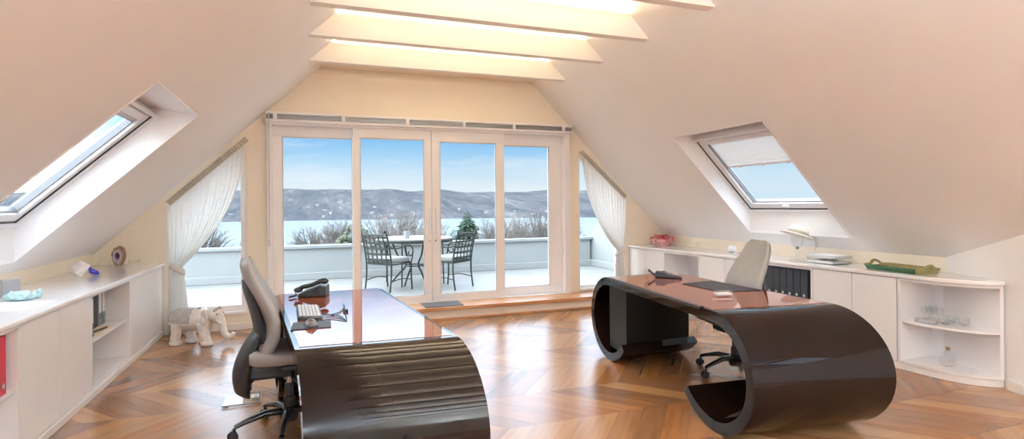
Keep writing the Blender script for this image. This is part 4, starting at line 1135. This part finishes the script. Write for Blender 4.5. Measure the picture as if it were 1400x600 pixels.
# ------------------------------------------------------------------ landscape
LZ = -36.0
def polar(ang, D): return (D*math.sin(ang), D*math.cos(ang))
struct(MB().prism([polar(a, 2200) for a in [math.radians(-50+10*k) for k in range(8)]+[math.radians(31)]] + [(60, 120), (-60, 120)], LZ-.5, LZ).build('ground_lake', 'lake'))
m = MB(); rows = []
for i in range(24):
    t = i/23; D = 11+230*t
    rows.append([(x*(1+D/40)*4, D, -9 - 27.5*min(1, (t*1.15))**.8) for x in [-12+k for k in range(25)]])
m.grid(rows); struct(m.build('ground_meadow', 'meadow'))
rows = []
for i in range(26):
    t = i/25; D = 1620+1500*t; row = []
    for k in range(103):
        a = math.radians(-45+k*.75); deg = -45+k*.75
        hh = 98 + 8*noise.noise(Vector((deg*.09, 3, 0))) + 7*noise.noise(Vector((deg*.35, 8, 0)))
        # ridge falls gently to the right of the view
        hh -= 12*max(0, min(1, (deg-4)/18)) - 4*max(0, min(1, (deg-22)/8)); hh -= 14*max(0, min(1, (-deg-2)/15))
        prof = math.sin(min(1, t*1.25)*PI/2)**1.1 if t < .8 else 1-(t-.8)*1.2
        z = LZ-1+hh*1.22*prof + 5*prof*noise.noise(Vector((math.sin(a)*D*.006, math.cos(a)*D*.006, 1))) + 3.5*min(1,t*8)*noise.noise(Vector((math.sin(a)*D*.03, math.cos(a)*D*.03, 4)))
        x, y = polar(a, D); row.append((x, y, z if i else LZ-2))
    rows.append(row)
hillo = struct(MB().grid(rows).build('ground_hills', 'hill'))
HR = rows
rh = random.Random(11)
def hill_z(deg, t):
    i = t*25; k = (deg+45)/.75; return HR[int(i)][int(k)][2]
for n in range(46):
    deg = rh.choice([rh.uniform(-8, 25), rh.uniform(12, 25), rh.uniform(0, 12)]); t = abs(rh.gauss(.06, .10))+.012; t = min(t, .42)
    D = 1620+1500*t; x, y = polar(math.radians(deg), D); z = hill_z(deg, t)
    w = rh.uniform(3, 6.5); d_ = rh.uniform(3, 4.5); h = rh.uniform(2.5, 5); rz = rh.uniform(-.6, .6)
    root = empty('hillside_house', (x, y, z), rz, 'tiny pale house among the woods on the far lake shore', 'house', 'houses on the far shore')
    MB().box(-w, w, -d_, d_, -2, h).build('house_walls', 'house', root)
    MB().prism([(-d_-.6, h), (d_+.6, h), (0, h+d_*.75)], -w-.5, w+.5, 'X').build('house_roof', 'roof', root)

def tree(x, y, base, top, spread, seed, lab, kind='bare', mat='bark2'):
    r = random.Random(seed); H = top-base
    root = empty({'bare': 'bare_tree', 'fir': 'fir_tree', 'round': 'leafy_tree'}[kind], (x, y, base), r.uniform(0, 6), lab, 'tree')
    th = H/60
    trunk = MB().tube([(0, 0, 0), (H*.01, 0, H*.25), (-H*.01, H*.01, H*.5), (0, 0, H*.8)], [th, th*.8, th*.55, th*.15], 7); trunk.build('trunk', 'bark', root, smooth=60)
    if kind == 'fir':
        m = MB(); n = 70
        for i in range(n):
            t = i/n; z = H*(.2+.8*t); R = spread*(1-t)**.85*(.9+.2*r.random())
            k2 = 12
            for k in range(k2):
                a = 2*PI*(k+r.random()*.5)/k2; RR = R*(.65+.5*r.random()); dz = -RR*.25
                tip = Vector((RR*math.cos(a), RR*math.sin(a), z+dz)); q = Vector((0, 0, z)); side = Vector((-math.sin(a), math.cos(a), 0))*RR*.22
                mid = (q+tip)*.5+Vector((0, 0, RR*.05))
                m.add([q, mid+side, tip, mid-side, mid-Vector((0, 0, RR*.18))], [(0, 1, 2), (0, 2, 3), (0, 1, 4), (1, 2, 4), (2, 3, 4), (3, 0, 4)])
        m.build('crown', 'needle', root)
        return root
    if kind == 'round':
        m = MB()
        for i in range(260):
            a = r.uniform(0, 2*PI); u = r.random()**.4; zz = r.uniform(-1, 1); q = math.sqrt(max(0, 1-zz*zz))*u
            c = Vector((spread*q*math.cos(a), spread*q*math.sin(a), H*.72+H*.27*zz)); s_ = spread*.13*r.uniform(.6, 1.3)
            m.add(*rockmesh(c, (s_, s_, s_*.8), r.uniform(0, 50), 1, .9))
        m.build('crown', 'ivy', root); return root
    m = MB(); cz = H-spread*.82; rz_ = spread*.82
    for k in range(130):
        a = r.uniform(0, 2*PI); zz = r.uniform(-.55, 1); q = math.sqrt(max(0, 1-zz*zz)); f_ = r.uniform(.6, 1.0)
        e = Vector((spread*q*f_*math.cos(a), spread*q*f_*math.sin(a), cz+rz_*zz*f_*(.92+.08*math.cos(5*a))))
        st_ = Vector((0, 0, max(H*.2, e.z-spread*r.uniform(.7, 1.3))))
        mid = st_*.45+e*.55+Vector((r.uniform(-.2, .2), r.uniform(-.2, .2), -.12*spread)); P = spline([st_, mid, e], 3)
        m.tube(P, [.05-.032*i/(len(P)-1) for i in range(len(P))], 4, cap=False)
        out_ = (e-Vector((0, 0, cz-spread*.4))).normalized()
        for j in range(9):
            t0 = P[r.randint(2, len(P)-1)]
            d = (out_ + Vector((r.uniform(-.8, .8), r.uniform(-.8, .8), r.uniform(-.3, .7)))).normalized(); l1 = spread*r.uniform(.13, .3)
            e1 = t0+d*l1; m.tube([t0, t0+d*l1*.5+Vector((0, 0, .03)), e1], [.018, .015, .009], 3, cap=False)
            for w_ in range(2):
                d2 = (d + Vector((r.uniform(-.8, .8), r.uniform(-.8, .8), r.uniform(-.2, .8)))).normalized(); t1 = t0+d*l1*r.uniform(.4, 1)
                m.tube([t1, t1+d2*l1*.6], [.011, .006], 3, cap=False)
    c = m.build('crown', mat, root)
    return root
# angle (deg from +Y), distance, top z, spread, kind, label
TREES = [(-9.2, 62, .3, 2.8, 'bare', 'bare tree seen through the left side window'),
         (-4.3, 60, -.9, 2.3, 'bare', 'round bare tree at the left edge of the left fixed pane'),
         (.6, 66, -.7, 2.7, 'bare', 'low bare tree left of the dark green round tree'),
         (4.6, 54, -.1, 1.9, 'round', 'dark green round tree beside the left door leaf'),
         (3.0, 74, -.2, 2.6, 'bare', 'bare tree just left of the green round tree'),
         (7.6, 60, .6, 2.9, 'bare', 'bare tree above the left iron chair'),
         (9.6, 76, .9, 3.4, 'bare', 'tall bare tree between the left chair and the table'),
         (12.0, 56, .0, 2.6, 'bare', 'rounded bare tree above the terrace table'),
         (15.7, 64, 1.2, 5.6, 'fir', 'tall green fir behind the right iron chair'),
         (14.3, 54, -.5, 3.6, 'fir', 'smaller olive fir left of the tall fir'),
         (18.6, 60, .1, 2.7, 'bare', 'bare tree just right of the tall fir'),
         (21.0, 76, .2, 3.0, 'bare', 'bare tree at the left of the right fixed pane'),
         (23.2, 60, .7, 3.0, 'bare', 'bare tree in the middle of the right fixed pane'),
         (25.6, 78, .1, 3.0, 'bare', 'bare tree at the right of the right fixed pane')]
for i, (dg, D, top, spr, kd, lb) in enumerate(TREES):
    x, y = polar(math.radians(dg), D); tree(x, y, -13.5, top, spr, 20+i, lb, kd, 'bark2' if i % 2 else 'bark')

# ------------------------------------------------------------------ world and camera
wd = bpy.data.worlds.new('sky'); sc.world = wd; wd.use_nodes = True; nt = wd.node_tree; nt.nodes.clear()
out = nt.nodes.new('ShaderNodeOutputWorld'); bg = nt.nodes.new('ShaderNodeBackground'); nt.links.new(bg.outputs[0], out.inputs[0])
tc = nt.nodes.new('ShaderNodeTexCoord'); sp = nt.nodes.new('ShaderNodeSeparateXYZ'); nt.links.new(tc.outputs['Generated'], sp.inputs[0])
rp_ = nt.nodes.new('ShaderNodeValToRGB'); cr = rp_.color_ramp
stops = [(0, srgb(226, 238, 248)), (.03, srgb(230, 242, 250)), (.055, srgb(208, 232, 249)), (.09, srgb(166, 212, 247)), (.125, srgb(128, 193, 244)), (.20, srgb(190, 218, 244)), (.30, srgb(212, 229, 250)), (1, srgb(214, 230, 250))]
while len(cr.elements) < len(stops): cr.elements.new(.5)
for e, (p, c) in zip(cr.elements, stops): e.position = p; e.color = (*c, 1)
nt.links.new(sp.outputs[2], rp_.inputs[0])
mp = nt.nodes.new('ShaderNodeMapping'); mp.inputs['Scale'].default_value = (3.5, 3.5, 26); mp.inputs['Rotation'].default_value = (.05, .06, 0)
nt.links.new(tc.outputs['Generated'], mp.inputs[0])
nz = nt.nodes.new('ShaderNodeTexNoise'); nz.inputs['Scale'].default_value = 1.0; nz.inputs['Detail'].default_value = 7; nz.inputs['Roughness'].default_value = .6; nt.links.new(mp.outputs[0], nz.inputs['Vector'])
cl = nt.nodes.new('ShaderNodeValToRGB'); cl.color_ramp.elements[0].position = .5; cl.color_ramp.elements[1].position = .78
cl.color_ramp.elements[0].color = (0, 0, 0, 1); cl.color_ramp.elements[1].color = (.75, .75, .75, 1); nt.links.new(nz.outputs[0], cl.inputs[0])
mx = nt.nodes.new('ShaderNodeMix'); mx.data_type = 'RGBA'; nt.links.new(cl.outputs[0], mx.inputs[0]); nt.links.new(rp_.outputs[0], mx.inputs[6]); mx.inputs[7].default_value = (*srgb(244, 248, 253), 1)
nt.links.new(mx.outputs[2], bg.inputs[0])
# the high, unseen part of the overcast sky is brighter than the horizon
st = nt.nodes.new('ShaderNodeMapRange'); st.inputs['From Min'].default_value = .135; st.inputs['From Max'].default_value = .26
st.inputs['To Min'].default_value = 0.0; st.inputs['To Max'].default_value = 3.4; nt.links.new(sp.outputs[2], st.inputs['Value'])
# the veiled sun stands off to the left: whiter, brighter sky there; pale haze to the right
def mr(a, b):
    n = nt.nodes.new('ShaderNodeMapRange'); n.interpolation_type = 'SMOOTHSTEP'; n.inputs['From Min'].default_value = a; n.inputs['From Max'].default_value = b
    nt.links.new(sp.outputs[0], n.inputs['Value']); return n.outputs[0]
def mth(op, a, b):
    n = nt.nodes.new('ShaderNodeMath'); n.operation = op
    for i, v in enumerate((a, b)):
        if isinstance(v, (int, float)): n.inputs[i].default_value = v
        else: nt.links.new(v, n.inputs[i])
    return n.outputs[0]
lf = mr(-.16, -.42); rt = mr(.5, .72)
m2 = nt.nodes.new('ShaderNodeMix'); m2.data_type = 'RGBA'; nt.links.new(mth('MULTIPLY', lf, .85), m2.inputs[0]); nt.links.new(mx.outputs[2], m2.inputs[6]); m2.inputs[7].default_value = (*srgb(238, 247, 252), 1)
m3 = nt.nodes.new('ShaderNodeMix'); m3.data_type = 'RGBA'; nt.links.new(mth('MULTIPLY', rt, .6), m3.inputs[0]); nt.links.new(m2.outputs[2], m3.inputs[6]); m3.inputs[7].default_value = (*srgb(205, 230, 248), 1)
nt.links.new(m3.outputs[2], bg.inputs[0])
hi = mth('MULTIPLY', st.outputs[0], mth('SUBTRACT', 1.0, rt))
nt.links.new(mth('ADD', mth('ADD', hi, mth('MULTIPLY', lf, 1.6)), .707), bg.inputs['Strength'])

cam = bpy.data.cameras.new('camera'); co = bpy.data.objects.new('camera', cam); col.objects.link(co)
co.location = (0, 0, 1.42); cam.sensor_width = 36; cam.lens = 760.1/1400*36; cam.shift_y = -(300-280.6)/1400; cam.clip_end = 8000; cam.clip_start = .02
yaw, roll = .3547, -.0083
f = Vector((math.sin(yaw), math.cos(yaw), 0)); r = Vector((math.cos(yaw), -math.sin(yaw), 0)); u = Vector((0, 0, 1))
R_ = r*math.cos(roll)+u*math.sin(roll); U_ = -r*math.sin(roll)+u*math.cos(roll)
co.rotation_euler = Matrix((R_, U_, -f)).transposed().to_euler()
sc.camera = co
sc.view_settings.view_transform = 'Standard'; sc.view_settings.look = 'None'; sc.view_settings.gamma = 1; sc.view_settings.use_curve_mapping = False
sc.view_settings.exposure = .54
sc.cycles.max_bounces = 14; sc.cycles.diffuse_bounces = 8; sc.cycles.glossy_bounces = 5; sc.cycles.transparent_max_bounces = 16; sc.cycles.transmission_bounces = 8
sc.cycles.sample_clamp_indirect = 6; sc.cycles.caustics_reflective = False; sc.cycles.caustics_refractive = False
